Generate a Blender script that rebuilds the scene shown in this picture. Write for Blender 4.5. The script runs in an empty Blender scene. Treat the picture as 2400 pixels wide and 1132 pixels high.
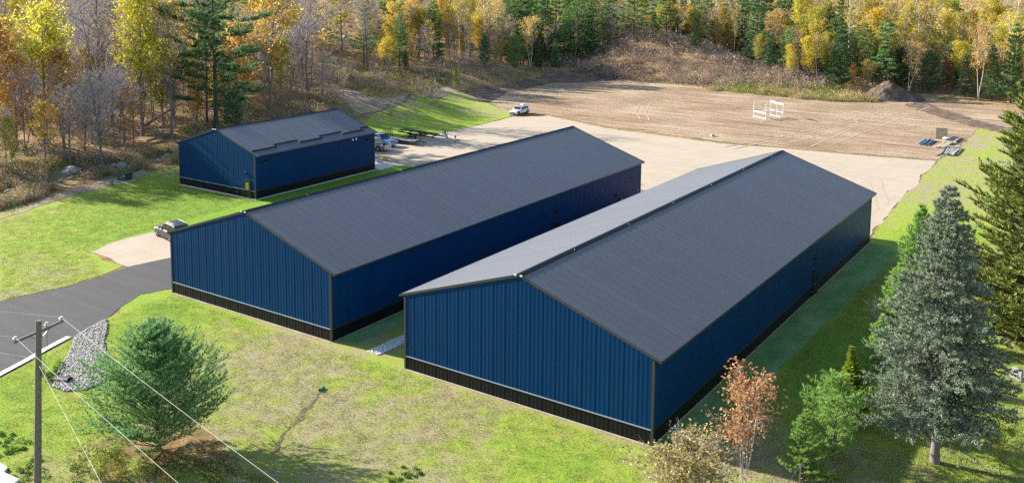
import bpy, math, random
import numpy as np
from mathutils import Vector, Matrix
from mathutils.geometry import delaunay_2d_cdt
R = math.radians
scene = bpy.context.scene
COL = scene.collection

# ------------------------------------------------------------------ camera, sky, sun, exposure
cam = bpy.data.cameras.new('camera'); co = bpy.data.objects.new('camera', cam); COL.objects.link(co)
fw = Vector((-.55504591, .82330224, -.11873274)); rt = Vector((.82863555, .55973692, .00759597)); up = rt.cross(fw)
co.matrix_world = Matrix(((rt.x, up.x, -fw.x, 21.916), (rt.y, up.y, -fw.y, -47.267), (rt.z, up.z, -fw.z, 27.052), (0, 0, 0, 1)))
cam.sensor_width = 36; cam.lens = 36*2206.8/2400; cam.shift_y = -(566-198.9)/2400
cam.clip_start = .5; cam.clip_end = 2500
scene.camera = co
SUN_AZ, SUN_EL = R(7), R(22.5)           # direction the light travels (from +X, counter-clockwise), and height
to_sun = Vector((-math.cos(SUN_AZ)*math.cos(SUN_EL), -math.sin(SUN_AZ)*math.cos(SUN_EL), math.sin(SUN_EL)))
w = bpy.data.worlds.new('World'); scene.world = w; w.use_nodes = True
nt = w.node_tree; nt.nodes.clear()
sky = nt.nodes.new('ShaderNodeTexSky'); sky.sky_type = 'NISHITA'; sky.sun_disc = False
sky.sun_elevation = SUN_EL; sky.sun_rotation = math.atan2(to_sun.x, to_sun.y); sky.dust_density = .6
bg = nt.nodes.new('ShaderNodeBackground'); bg.inputs[1].default_value = 0.09
wo = nt.nodes.new('ShaderNodeOutputWorld')
nt.links.new(sky.outputs[0], bg.inputs[0]); nt.links.new(bg.outputs[0], wo.inputs[0])
sl = bpy.data.lights.new('sun', 'SUN'); sl.energy = 5.0; sl.angle = R(.53); sl.color = (1, .93, .82)
so = bpy.data.objects.new('sun', sl); COL.objects.link(so); so.rotation_euler = to_sun.to_track_quat('Z', 'Y').to_euler()
so.location = (-60, 0, 60)
vs = scene.view_settings; vs.view_transform = 'Standard'; vs.look = 'None'; vs.gamma = 1; vs.use_curve_mapping = False
vs.exposure = 1.43
scene.render.engine = 'CYCLES'; scene.cycles.max_bounces = 6; scene.cycles.transparent_max_bounces = 8
scene.cycles.use_denoising = False

# ------------------------------------------------------------------ materials
MATS = {}
def new_mat(name):
    m = bpy.data.materials.new(name); m.use_nodes = True; m.node_tree.nodes.clear(); MATS[name] = m
    return m, m.node_tree.nodes, m.node_tree.links
def ramp(N, L, fac, stops, interp='LINEAR'):
    r = N.new('ShaderNodeValToRGB'); r.color_ramp.interpolation = interp; e = r.color_ramp.elements
    while len(e) < len(stops): e.new(.5)
    for i, (p, c) in enumerate(stops): e[i].position = p; e[i].color = (*c, 1)
    L.new(fac, r.inputs[0]); return r.outputs[0]
def mixc(N, L, fac, a, b, mode='MIX'):
    m = N.new('ShaderNodeMix'); m.data_type = 'RGBA'; m.blend_type = mode
    for s, v in ((m.inputs[0], fac), (m.inputs[6], a), (m.inputs[7], b)):
        if hasattr(v, 'links'): L.new(v, s)
        elif isinstance(v, (int, float)): s.default_value = v
        else: s.default_value = (*v, 1)
    return m.outputs[2]
def noise(N, L, vec, scale, detail=4, rough=.6, stretch=None, out=0):
    n = N.new('ShaderNodeTexNoise'); n.inputs['Scale'].default_value = scale
    n.inputs['Detail'].default_value = detail; n.inputs['Roughness'].default_value = rough
    if stretch:
        mp = N.new('ShaderNodeMapping'); mp.inputs['Scale'].default_value = stretch[:3]
        if len(stretch) > 3: mp.inputs['Rotation'].default_value = (0, 0, R(stretch[3]))
        L.new(vec, mp.inputs[0]); vec = mp.outputs[0]
    L.new(vec, n.inputs['Vector']); return n.outputs[out]
def math_(N, L, op, a, b=None, clamp=False):
    m = N.new('ShaderNodeMath'); m.operation = op; m.use_clamp = clamp
    for i, v in enumerate((a, b)):
        if v is None: continue
        if hasattr(v, 'links'): L.new(v, m.inputs[i])
        else: m.inputs[i].default_value = v
    return m.outputs[0]
def finish(N, L, col, rough=.9, bump=None, bstr=.3, bdist=.05, metal=0, spec=.5, trans=0, coat=0):
    p = N.new('ShaderNodeBsdfPrincipled'); o = N.new('ShaderNodeOutputMaterial')
    if hasattr(col, 'links'): L.new(col, p.inputs['Base Color'])
    else: p.inputs['Base Color'].default_value = (*col, 1)
    if hasattr(rough, 'links'): L.new(rough, p.inputs['Roughness'])
    else: p.inputs['Roughness'].default_value = rough
    p.inputs['Metallic'].default_value = metal; p.inputs['Specular IOR Level'].default_value = spec
    p.inputs['Coat Weight'].default_value = coat; p.inputs['Coat Roughness'].default_value = .05
    if bump is not None:
        b = N.new('ShaderNodeBump'); b.inputs['Strength'].default_value = bstr; b.inputs['Distance'].default_value = bdist
        L.new(bump, b.inputs['Height']); L.new(b.outputs[0], p.inputs['Normal'])
    sh = p.outputs[0]
    if trans:
        t = N.new('ShaderNodeBsdfTranslucent'); mx = N.new('ShaderNodeMixShader'); mx.inputs[0].default_value = trans
        if hasattr(col, 'links'): L.new(col, t.inputs[0])
        else: t.inputs[0].default_value = (*col, 1)
        L.new(sh, mx.inputs[1]); L.new(t.outputs[0], mx.inputs[2]); sh = mx.outputs[0]
    L.new(sh, o.inputs[0])
def coords(N, which='Object'):
    return N.new('ShaderNodeTexCoord').outputs[which]
def flat(name, c, rough=.6, metal=0, spec=.5, var=.15, scale=3, bump=0, coat=0):
    m, N, L = new_mat(name); v = coords(N); n = noise(N, L, v, scale, 6)
    col = ramp(N, L, n, [(.3, tuple(x*(1-var) for x in c)), (.7, tuple(min(1, x*(1+var)) for x in c))])
    finish(N, L, col, rough, n if bump else None, bump, .02, metal, spec, coat=coat); return m
def leaf_mat(name, stops, trans=.42, hue=.02, val=.25, rough=.7, big=None):
    """leaves: colour differs from leaf to leaf and from tree to tree"""
    m, N, L = new_mat(name); g = N.new('ShaderNodeNewGeometry'); oi = N.new('ShaderNodeObjectInfo')
    col = ramp(N, L, g.outputs['Random Per Island'], stops)
    hs = N.new('ShaderNodeHueSaturation'); L.new(col, hs.inputs['Color'])
    r2 = math_(N, L, 'FRACT', math_(N, L, 'MULTIPLY', oi.outputs['Random'], 7.31))
    L.new(math_(N, L, 'MULTIPLY_ADD', oi.outputs['Random'], 2*hue), hs.inputs['Hue'])
    hs.inputs['Hue'].links[0].from_node.inputs[2].default_value = .5-hue
    L.new(math_(N, L, 'MULTIPLY_ADD', r2, 2*val), hs.inputs['Value'])
    hs.inputs['Value'].links[0].from_node.inputs[2].default_value = 1-val
    finish(N, L, hs.outputs[0], rough, spec=.25, trans=trans); return m
def ground_mat(name, kind):
    m, N, L = new_mat(name); v = coords(N)
    fine = noise(N, L, v, 9, 8, .75); mid = noise(N, L, v, .55, 6, .62); big = noise(N, L, v, .07, 4, .6)
    if kind in ('lawn', 'dry'):
        at = N.new('ShaderNodeAttribute'); at.attribute_name = 'lush'
        s = math_(N, L, 'ADD', math_(N, L, 'MULTIPLY', mid, .95), math_(N, L, 'MULTIPLY', big, .75))
        s = math_(N, L, 'ADD', s, math_(N, L, 'MULTIPLY', fine, .5)); s = math_(N, L, 'ADD', s, math_(N, L, 'MULTIPLY', noise(N, L, v, 3.2, 8, .8), .55)); s = math_(N, L, 'ADD', s, at.outputs['Fac'])
        s = math_(N, L, 'SUBTRACT', s, .925)
        col = ramp(N, L, s, [(.10, (.20, .165, .11)), (.24, (.37, .30, .20)), (.38, (.36, .32, .175)), (.50, (.325, .345, .105)), (.64, (.31, .40, .055)), (.95, (.19, .345, .035))])
        spot = noise(N, L, v, 2.7, 5, .7)
        col = mixc(N, L, ramp(N, L, spot, [(.56, (0, 0, 0)), (.68, (1, 1, 1))]), col, mixc(N, L, .45, col, (.17, .15, .075)))
        h = math_(N, L, 'ADD', noise(N, L, v, 22, 6, .8), mid); finish(N, L, col, .95, h, .85, .09, spec=.1)
    elif kind == 'seeded':
        s = noise(N, L, v, .5, 5, .6, (1, .45, 1)); s2 = math_(N, L, 'ADD', s, math_(N, L, 'MULTIPLY', fine, .4))
        col = ramp(N, L, s2, [(.48, (.11, .25, .06)), (.70, (.19, .33, .11)), (.95, (.36, .43, .25))])
        finish(N, L, col, .95, fine, .7, .06, spec=.1)
    elif kind == 'asphalt':
        st = noise(N, L, v, .8, 4, .6, (.12, 1.6, 1, 28)); g2 = noise(N, L, v, 40, 4, .8)
        s = math_(N, L, 'ADD', math_(N, L, 'MULTIPLY', st, .6), math_(N, L, 'MULTIPLY', g2, .45))
        col = ramp(N, L, s, [(.3, (.045, .044, .049)), (.75, (.088, .086, .090))])
        finish(N, L, col, .85, g2, .35, .02, spec=.3)
    elif kind == 'gravel':
        tr = noise(N, L, v, .5, 5, .65, (.25, 1.3, 1, 20)); tr2 = noise(N, L, v, .6, 5, .65, (1.5, .2, 1, -12))
        s = math_(N, L, 'ADD', math_(N, L, 'MULTIPLY', tr, .5), math_(N, L, 'MULTIPLY', tr2, .35))
        s = math_(N, L, 'ADD', s, math_(N, L, 'MULTIPLY', noise(N, L, v, 14, 6, .85), .4))
        col = ramp(N, L, s, [(.40, (.36, .29, .21)), (.56, (.435, .36, .275)), (.78, (.50, .425, .335))])
        finish(N, L, col, .95, s, .5, .06, spec=.15)
    elif kind == 'dirt':
        fu = noise(N, L, v, 1, 5, .7, (.055, 1.05, 1, 3)); fu2 = noise(N, L, v, 1, 6, .75, (.3, 2.6, 1, -2))
        s = math_(N, L, 'ADD', math_(N, L, 'MULTIPLY', fu, .75), math_(N, L, 'MULTIPLY', fu2, .4))
        s = math_(N, L, 'ADD', s, math_(N, L, 'MULTIPLY', fine, .3)); s = math_(N, L, 'ADD', s, math_(N, L, 'MULTIPLY', big, .35))
        col = ramp(N, L, s, [(.66, (.15, .10, .065)), (.79, (.265, .18, .115)), (.90, (.385, .275, .18)), (.99, (.52, .405, .29))])
        finish(N, L, col, .97, math_(N, L, 'ADD', fu, fu2), 1, .3, spec=.1)
    elif kind == 'soil':
        s = math_(N, L, 'ADD', mid, math_(N, L, 'MULTIPLY', fine, .5))
        col = ramp(N, L, s, [(.5, (.085, .06, .045)), (.75, (.17, .125, .095)), (.95, (.30, .23, .17))])
        finish(N, L, col, .97, s, 1, .3, spec=.1)
    elif kind == 'track':
        s = math_(N, L, 'ADD', mid, math_(N, L, 'MULTIPLY', fine, .5))
        col = ramp(N, L, s, [(.5, (.20, .15, .085)), (.72, (.33, .25, .165)), (.95, (.46, .38, .28))])
        finish(N, L, col, .97, s, .9, .15, spec=.1)
    elif kind == 'litter':
        l2 = noise(N, L, v, 5, 6, .8); s = math_(N, L, 'ADD', math_(N, L, 'MULTIPLY', mid, .7), math_(N, L, 'MULTIPLY', l2, .6))
        col = ramp(N, L, s, [(.40, (.13, .10, .07)), (.55, (.29, .20, .12)), (.72, (.46, .28, .13)), (.88, (.56, .40, .22))])
        wild = ramp(N, L, big, [(.46, (0, 0, 0)), (.58, (1, 1, 1))])
        col = mixc(N, L, wild, col, ramp(N, L, s, [(.45, (.12, .11, .05)), (.65, (.26, .215, .10)), (.85, (.40, .33, .18))]))
        finish(N, L, col, .97, l2, 1, .25, spec=.1)
    return m
for a, b in (('lawn_mat', 'lawn'), ('seeded_mat', 'seeded'), ('asphalt', 'asphalt'), ('gravel_mat', 'gravel'), ('dirt_mat', 'dirt'),
             ('soil_mat', 'soil'), ('track_mat', 'track'), ('litter_mat', 'litter')): ground_mat(a, b)
def metal_paint(name, c, rough, spec=.5, var=.06, sheen=0):
    m, N, L = new_mat(name); v = coords(N); g = N.new('ShaderNodeObjectInfo')
    n = noise(N, L, v, .9, 5, .6); d = noise(N, L, v, 6, 5, .7)
    k = math_(N, L, 'ADD', math_(N, L, 'MULTIPLY', n, .5), math_(N, L, 'MULTIPLY', g.outputs['Random'], .5))
    col = ramp(N, L, k, [(.25, tuple(x*(1-var) for x in c)), (.75, tuple(x*(1+var) for x in c))])
    ro = math_(N, L, 'ADD', math_(N, L, 'MULTIPLY', d, .08), rough-.04)
    finish(N, L, col, ro, spec=spec)
    if sheen:                                                              # optional sheen standing in for roof glare at a flat angle of view
        p = [q for q in N if q.type == 'BSDF_PRINCIPLED'][0]; p.inputs['Sheen Weight'].default_value = sheen; p.inputs['Sheen Roughness'].default_value = .45
    return m
metal_paint('navy_steel', (.0020, .037, .115), .45, .08, .05)
metal_paint('black_steel', (.006, .0075, .009), .5, .2)
metal_paint('charcoal_roof', (.134, .138, .155), .36, .2, .04)
metal_paint('trim_steel', (.045, .045, .048), .4)
metal_paint('sunlit_trim', (.30, .36, .42), .35)  # sun's reflection on the front wainscot cap put into the colour
flat('white_paint', (.78, .79, .78), .35); flat('white_gloss', (.80, .81, .82), .2, coat=.6, var=.03)
flat('grey_gloss', (.04, .042, .05), .45, .0, coat=.05, var=.05); flat('blue_gloss', (.05, .19, .42), .22, .2, coat=.8, var=.05)
flat('silver_gloss', (.40, .38, .36), .25, .5, coat=.6, var=.05)
flat('glass_dark', (.015, .022, .028), .06, spec=.8, var=.05); flat('tyre', (.018, .018, .019), .85)
flat('alloy', (.45, .45, .46), .3, .8); flat('black_plastic', (.016, .016, .018), .5); flat('lamp_lens', (.75, .77, .8), .1, spec=.9)
flat('red_lens', (.35, .012, .012), .2); flat('aluminium', (.62, .63, .64), .4, .35); flat('black_metal', (.018, .018, .02), .45, .3)
flat('grey_metal', (.22, .23, .25), .4, .6); flat('weathered_wood', (.30, .27, .235), .85, var=.35, scale=5)
flat('new_wood', (.50, .39, .25), .8, var=.25, scale=5); flat('blue_board', (.05, .12, .19), .5, var=.3); flat('dark_board', (.04, .042, .05), .6, var=.3)
flat('pole_wood', (.155, .135, .115), .9, var=.35, scale=8, bump=.4); flat('concrete', (.62, .60, .56), .9, var=.14, scale=6, bump=.2)
flat('transformer_green', (.025, .075, .05), .5); flat('pipe_green', (.02, .30, .24), .5); flat('granite', (.23, .23, .24), .75, var=.25, scale=9)
flat('porcelain', (.42, .55, .60), .2); flat('bright_wire', (.40, .39, .37), .6, .2); flat('yellow_cover', (.52, .42, .12), .8)
flat('boulder_stone', (.33, .31, .29), .9, var=.35, scale=3, bump=.5); flat('pale_stone', (.66, .65, .63), .9, var=.15, scale=4); flat('riprap_stone', (.44, .41, .37), .9, var=.22, scale=4, bump=.3)
flat('bark_grey', (.19, .165, .165), .95, var=.35, scale=4, bump=.5); flat('bark_dark', (.075, .062, .055), .95, var=.35, scale=4, bump=.5)
flat('bark_brown', (.13, .095, .075), .95, var=.3, scale=5, bump=.4); flat('bark_white', (.58, .56, .53), .85, var=.25, scale=6)
flat('twig_grey', (.47, .41, .41), .95, var=.2); flat('twig_pale', (.52, .47, .42), .95, var=.2)
leaf_mat('leaf_gold', [(0, (.42, .25, .06)), (.4, (.58, .37, .08)), (.8, (.68, .48, .13)), (1, (.54, .42, .18))])
leaf_mat('leaf_orange', [(0, (.38, .18, .055)), (.5, (.54, .30, .085)), (1, (.64, .43, .17))])
leaf_mat('leaf_yellow', [(0, (0.506, 0.363, 0.022)), (0.5, (0.682, 0.506, 0.033)), (1, (0.638, 0.55, 0.088))])
leaf_mat('leaf_lime', [(0, (0.25, 0.263, 0.025)), (0.5, (0.45, 0.425, 0.037)), (1, (0.6, 0.55, 0.088))])
leaf_mat('leaf_olive', [(0, (0.216, 0.176, 0.041)), (0.5, (0.378, 0.297, 0.061)), (1, (0.54, 0.405, 0.108))])
leaf_mat('leaf_green', [(0, (0.077, 0.168, 0.021)), (0.5, (0.14, 0.28, 0.035)), (1, (0.266, 0.392, 0.07))])
leaf_mat('leaf_red', [(0, (.20, .07, .035)), (.5, (.38, .17, .085)), (1, (.58, .34, .19))], val=.1)
leaf_mat('leaf_cream', [(0, (0.165, 0.19, 0.063)), (0.4, (0.38, 0.354, 0.165)), (1, (0.656, 0.568, 0.329))], val=.1)
leaf_mat('needle_pine', [(0, (0.091, 0.191, 0.08)), (0.5, (0.205, 0.342, 0.118)), (1, (0.434, 0.519, 0.159))], .2, .02, .25, .6)
leaf_mat('needle_mid', [(0, (.05, .12, .045)), (.5, (.115, .22, .085)), (1, (.22, .33, .13))], .3, .015, .15, .6)
leaf_mat('needle_fresh', [(0, (0.134, 0.257, 0.068)), (0.5, (0.297, 0.472, 0.115)), (1, (0.49, 0.621, 0.189))], .38, .015, .15, .6)
leaf_mat('needle_near', [(0, (0.11, 0.262, 0.103)), (0.5, (0.221, 0.414, 0.158)), (1, (0.414, 0.58, 0.262))], .34, .01, .08, .6)
leaf_mat('needle_dark', [(0, (0.067, 0.147, 0.085)), (0.5, (0.136, 0.25, 0.127)), (1, (0.272, 0.369, 0.157))], .15, .02, .25, .6)
leaf_mat('needle_blue', [(0, (0.111, 0.171, 0.103)), (0.5, (0.222, 0.293, 0.202)), (0.85, (0.353, 0.429, 0.334)), (1, (0.371, 0.322, 0.167))], .22, .01, .08, .6)
leaf_mat('needle_olive', [(0, (0.097, 0.173, 0.043)), (0.5, (0.227, 0.302, 0.065)), (0.85, (0.389, 0.41, 0.097)), (1, (0.518, 0.346, 0.108))], .2, .01, .1, .6)
leaf_mat('needle_yellow', [(0, (.17, .24, .02)), (.5, (.33, .42, .045)), (1, (.48, .54, .09))], .25, .01, .1, .6)
leaf_mat('brush_brown', [(0, (0.19, 0.135, 0.111)), (0.5, (0.357, 0.27, 0.218)), (1, (0.535, 0.434, 0.338))], .2, 0, 0, .9)
leaf_mat('brush_tan', [(0, (0.31, 0.225, 0.101)), (0.5, (0.528, 0.396, 0.194)), (1, (0.714, 0.574, 0.327))], .25, 0, 0, .9)
leaf_mat('brush_olive', [(0, (0.106, 0.163, 0.038)), (0.5, (0.25, 0.307, 0.067)), (1, (0.499, 0.48, 0.134))], .25, 0, 0, .9)
leaf_mat('brush_rust', [(0, (0.186, 0.086, 0.043)), (0.5, (0.358, 0.186, 0.079)), (1, (0.543, 0.315, 0.129))], .25, 0, 0, .9)
leaf_mat('grass_blade', [(0, (.16, .27, .035)), (.4, (.28, .36, .07)), (.7, (.42, .40, .17)), (1, (.56, .49, .28))], .3, 0, 0, .9)

flat('pipe_edge', (.22, .27, .22), .7); flat('track_pale', (.46, .34, .225), .95, var=.2); flat('track_faint', (.43, .35, .26), .95, var=.15); flat('concrete_bright', (.74, .73, .70), .85, var=.08, scale=6)
flat('stone_bed', (.20, .175, .14), .95, var=.3); flat('pipe_inside', (.006, .006, .006), .9); flat('pinkish', (.5, .2, .25), .8)
leaf_mat('brush_green', [(0, (.05, .12, .02)), (.5, (.11, .22, .03)), (1, (.20, .30, .06))], .25, 0, 0, .9)
# ------------------------------------------------------------------ helpers
def props(o, label=None, cat=None, group=None, kind=None):
    for k, v in (('label', label), ('category', cat), ('group', group), ('kind', kind)):
        if v: o[k] = v
    return o
def link(name, me, parent=None):
    o = bpy.data.objects.new(name, me); COL.objects.link(o)
    if parent: o.parent = parent
    return o
def thing(name, label, cat, loc=(0, 0, 0), rz=0, group=None, tilt=None):
    o = link(name, None); o.location = loc; o.rotation_euler = (tilt[0] if tilt else 0, tilt[1] if tilt else 0, rz)
    o.empty_display_size = .3
    return props(o, label, cat, group)
def arrays_mesh(name, V, loops, sizes, mats, midx=None, smooth=False):
    me = bpy.data.meshes.new(name); V = np.asarray(V, np.float32).reshape(-1, 3)
    loops = np.asarray(loops, np.int32).ravel(); sizes = np.asarray(sizes, np.int32)
    me.vertices.add(len(V)); me.vertices.foreach_set('co', V.ravel())
    me.loops.add(len(loops)); me.loops.foreach_set('vertex_index', loops)
    me.polygons.add(len(sizes)); me.polygons.foreach_set('loop_start', np.concatenate(([0], np.cumsum(sizes)[:-1])).astype(np.int32))
    me.polygons.foreach_set('loop_total', sizes)
    for m in mats: me.materials.append(MATS[m])
    if midx is not None: me.polygons.foreach_set('material_index', np.asarray(midx, np.int32))
    if smooth: me.polygons.foreach_set('use_smooth', np.ones(len(sizes), bool))
    me.update(calc_edges=True); me.validate(); return me
class MB:
    """collects simple solids into one mesh"""
    def __init__(s): s.v = []; s.f = []; s.m = []; s.mats = []
    def _m(s, mat):
        if mat not in s.mats: s.mats.append(mat)
        return s.mats.index(mat)
    def add(s, vs_, fs, mat):
        b = len(s.v); s.v += [tuple(v) for v in vs_]; i = s._m(mat)
        for f in fs: s.f.append([b+k for k in f]); s.m.append(i)
        return s
    def box(s, x0, x1, y0, y1, z0, z1, mat):
        return s.add([(x0, y0, z0), (x1, y0, z0), (x1, y1, z0), (x0, y1, z0), (x0, y0, z1), (x1, y0, z1), (x1, y1, z1), (x0, y1, z1)],
                     [(0, 3, 2, 1), (4, 5, 6, 7), (0, 1, 5, 4), (1, 2, 6, 5), (2, 3, 7, 6), (3, 0, 4, 7)], mat)
    def bar(s, a, b, wd, ht, mat):
        """a straight square bar from a to b"""
        a, b = Vector(a), Vector(b); d = (b-a).normalized(); u = d.cross(Vector((0, 0, 1)))
        if u.length < .05: u = Vector((1, 0, 0))
        u = u.normalized()*wd/2; v = u.cross(d).normalized()*ht/2; q = [u+v, u-v, -u-v, -u+v]
        return s.add([a+k for k in q]+[b+k for k in q], [(0, 1, 2, 3), (7, 6, 5, 4)]+[(i, i+4, (i+1) % 4+4, (i+1) % 4) for i in range(4)], mat)
    def tube(s, pts, rs, mat, n=8):
        pts = [Vector(p) for p in pts]; rs = rs if isinstance(rs, (list, tuple)) else [rs]*len(pts); vv = []; ff = []
        for i, p in enumerate(pts):
            d = (pts[min(i+1, len(pts)-1)]-pts[max(i-1, 0)]).normalized()
            u = d.cross(Vector((0, 0, 1)) if abs(d.z) < .95 else Vector((1, 0, 0))).normalized(); v = d.cross(u)
            vv += [p+(u*math.cos(2*math.pi*k/n)+v*math.sin(2*math.pi*k/n))*rs[i] for k in range(n)]
        for i in range(len(pts)-1):
            ff += [(i*n+k, i*n+(k+1) % n, (i+1)*n+(k+1) % n, (i+1)*n+k) for k in range(n)]
        return s.add(vv, ff+[tuple(range(n))[::-1], tuple(range((len(pts)-1)*n, len(pts)*n))], mat)
    def prism(s, poly, y0, y1, mat):
        """outline in x,z pushed along y"""
        n = len(poly)
        return s.add([(x, y0, z) for x, z in poly]+[(x, y1, z) for x, z in poly],
                     [tuple(range(n)), tuple(range(2*n-1, n-1, -1))]+[(i, i+n, (i+1) % n+n, (i+1) % n) for i in range(n)], mat)
    def loft(s, secs, mat):
        n = len(secs[0])
        return s.add([p for q in secs for p in q], [(i*n+k, i*n+(k+1) % n, (i+1)*n+(k+1) % n, (i+1)*n+k) for i in range(len(secs)-1) for k in range(n)]
                     + [tuple(range(n))[::-1], tuple(range((len(secs)-1)*n, len(secs)*n))], mat)
    def mesh(s, name, bevel=0, smooth=False):
        me = bpy.data.meshes.new(name); me.from_pydata(s.v, [], s.f)
        for m in s.mats: me.materials.append(MATS[m])
        me.polygons.foreach_set('material_index', s.m)
        if smooth: me.polygons.foreach_set('use_smooth', [True]*len(s.f))
        me.update(); return me
    def build(s, name, parent=None, bevel=0, smooth=False):
        o = link(name, s.mesh(name, 0, smooth), parent)
        if bevel:
            b = o.modifiers.new('edge', 'BEVEL'); b.width = bevel; b.segments = 2; b.limit_method = 'ANGLE'; b.angle_limit = R(35)
        return o
def copy_tree(o, parent=None):
    c = o.copy(); COL.objects.link(c)
    if parent: c.parent = parent
    for ch in o.children: copy_tree(ch, c)
    return c

# ------------------------------------------------------------------ the ground
FLAT = np.array([(-88,-90),(-93,0),(-90,20),(-93,36),(-90,52),(-86,60),(-82,70),(-78,78),(-77,99),(-92,110),
    (-97,148),(-92,163),(-75,167),(-58,161),(-25,164),(-14,172),(10,165),(40,130),(80,60),(120,-90)], float)
def _inside(P, poly):
    x, y = P[:, 0], P[:, 1]; c = np.zeros(len(P), bool); n = len(poly)
    for i in range(n):
        x0, y0 = poly[i]; x1, y1 = poly[i-1]
        m = (y0 > y) != (y1 > y)
        c ^= m & (x < (x1-x0)*(y-y0)/((y1-y0) if y1 != y0 else 1e-9)+x0)
    return c
def _dist(P, poly):
    d = np.full(len(P), 1e9)
    for i in range(len(poly)):
        a, b = poly[i-1], poly[i]; ab = b-a
        t = np.clip(((P-a)@ab)/(ab@ab), 0, 1)
        d = np.minimum(d, np.hypot(*(P-(a+t[:, None]*ab)).T))
    return d
def _ss(t):
    t = np.clip(t, 0, 1); return t*t*(3-2*t)
def height(P):
    """ground height at the points P (n,2)"""
    P = np.asarray(P, float).reshape(-1, 2); x, y = P.T
    d = np.where(_inside(P, FLAT), 0, _dist(P, FLAT))
    left = _ss((-x-40)/40)
    bh = left*(1.2+2.2*_ss((y-50)/18)-.4*_ss((y-96)/12)) * (1-_ss((y-152)/14))+.5
    slope = .015+.06*np.maximum(left, _ss((y-175)/50))
    z = bh*_ss(d/(1.5+bh*6.2))+slope*np.maximum(0, d-20)
    z += (.25*np.sin(x*.31+1.3*np.sin(y*.17))+.25*np.sin(y*.27+x*.11))*_ss(d/12)
    for (cx, cy, s, a) in ((-91,184,10.5,8.4),(-78,181,9,3.0),(-65,178,9,3.9),(-46,172,8,1.7)):
        z += a*np.exp(-((x-cx)**2+(y-cy)**2)/(2*s*s))
    # drainage hollow by the road, with the inlet at its low end
    t = np.clip(((x+34)*(-.72)+(y+9.5)*(-.69))/9.5, 0, 1)
    hx, hy = -34-.72*9.5*t, -9.5-.69*9.5*t
    return z

def hz(x, y): return float(height([(x, y)])[0])
def sheet(name, poly, off, mat, step=2.0, jit=.25, lush=None, seed=1, world=None):
    """a ragged-edged sheet of ground that lies on the terrain"""
    rng = np.random.default_rng(seed); P = np.array(poly, float); edge = []; wv = 0
    for i in range(len(P)):
        a, b = P[i], P[(i+1) % len(P)]; L_ = np.hypot(*(b-a)); n = max(1, int(L_/.7)) if L_ < 200 else int(L_/8)
        for k in range(n):
            wv = rng.normal(0, jit) if k % 4 == 0 or k == 0 else wv*.8+rng.normal(0, jit*.35); edge.append(a+(b-a)*k/n+np.array([-(b-a)[1], (b-a)[0]])/L_*wv*(1 if k else .2))
    edge = np.array(edge); lo, hi = edge.min(0), edge.max(0)
    gx, gy = np.meshgrid(np.arange(lo[0], hi[0], step), np.arange(lo[1], hi[1], step)); g = np.c_[gx.ravel(), gy.ravel()]
    g = g[_inside(g, edge)];
    if len(g): g = g[_dist(g, edge) > step*.35]
    pts = np.r_[edge, g]; n = len(edge)
    r = delaunay_2d_cdt([Vector(p) for p in pts], [], [list(range(n))], 1, 1e-4)
    V = np.array([(p.x, p.y) for p in r[0]]); z = height(V)+off
    me = bpy.data.meshes.new(name); me.from_pydata(np.c_[V, z].tolist(), [], [f for f in r[2]])
    me.materials.append(MATS[mat]); me.polygons.foreach_set('use_smooth', [True]*len(me.polygons)); me.update()
    if me.polygons and me.polygons[0].normal.z < 0: me.flip_normals()
    at = me.attributes.new('lush', 'FLOAT', 'POINT')
    q = np.zeros(len(V))
    for (cx, cy, s, a) in (lush or ()): q += a*np.exp(-((V[:, 0]-cx)**2+(V[:, 1]-cy)**2)/(2*s*s))
    at.data.foreach_set('value', q.astype(np.float32))
    return props(link(name, me), kind='structure')
# one base sheet to the horizon: finer near the site, coarse far off
def base_ground():
    def axis(a, b, near, far, step):
        x = list(np.arange(a, b+.1, step)); s = step*1.6; lo = a; hi = b
        while lo > near: lo -= s; x.insert(0, lo); s *= 1.25
        s = step*1.6
        while hi < far: hi += s; x.append(hi); s *= 1.25
        return np.array(x)
    X = axis(-190, 60, -1400, 900, 2.5); Y = axis(-60, 300, -700, 1500, 2.5)
    gx, gy = np.meshgrid(X, Y); P = np.c_[gx.ravel(), gy.ravel()]
    ring = np.clip((np.hypot(P[:, 0]+30, P[:, 1]-80)-330)/150, 0, 1)
    z = np.minimum(height(P), 24+6*np.sin(P[:, 0]*.01)+5*np.sin(P[:, 1]*.013))-.02*(1-ring)
    nx, ny = len(X), len(Y); i = np.arange(nx*ny).reshape(ny, nx)
    q = np.stack([i[:-1, :-1], i[:-1, 1:], i[1:, 1:], i[1:, :-1]], -1).reshape(-1, 4)
    me = arrays_mesh('ground', np.c_[P, z], q, np.full(len(q), 4), ['litter_mat'], smooth=True)
    props(link('ground', me), kind='structure')
base_ground()
LAWN_MAIN = [(-45.3, 2.2), (-46.4,-1.4), (-44.9,-4.4), (-43.8,-6.1), (-42.1,-9.9), (-41.0,-13.2), (-39.5,-16.7), (-52, -24), (-60, -45), (-30, -60), (60, -60), (60, 20), (30, 60), (22, 100), (5.9,131.4), (0.4,139.3), (-1.9,136.4), (-1.7,114.6), (-2.3,100.2), (-1.3,68.9), (-0.7,55.0), (-.3, 49), (-45, 49)]
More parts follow.
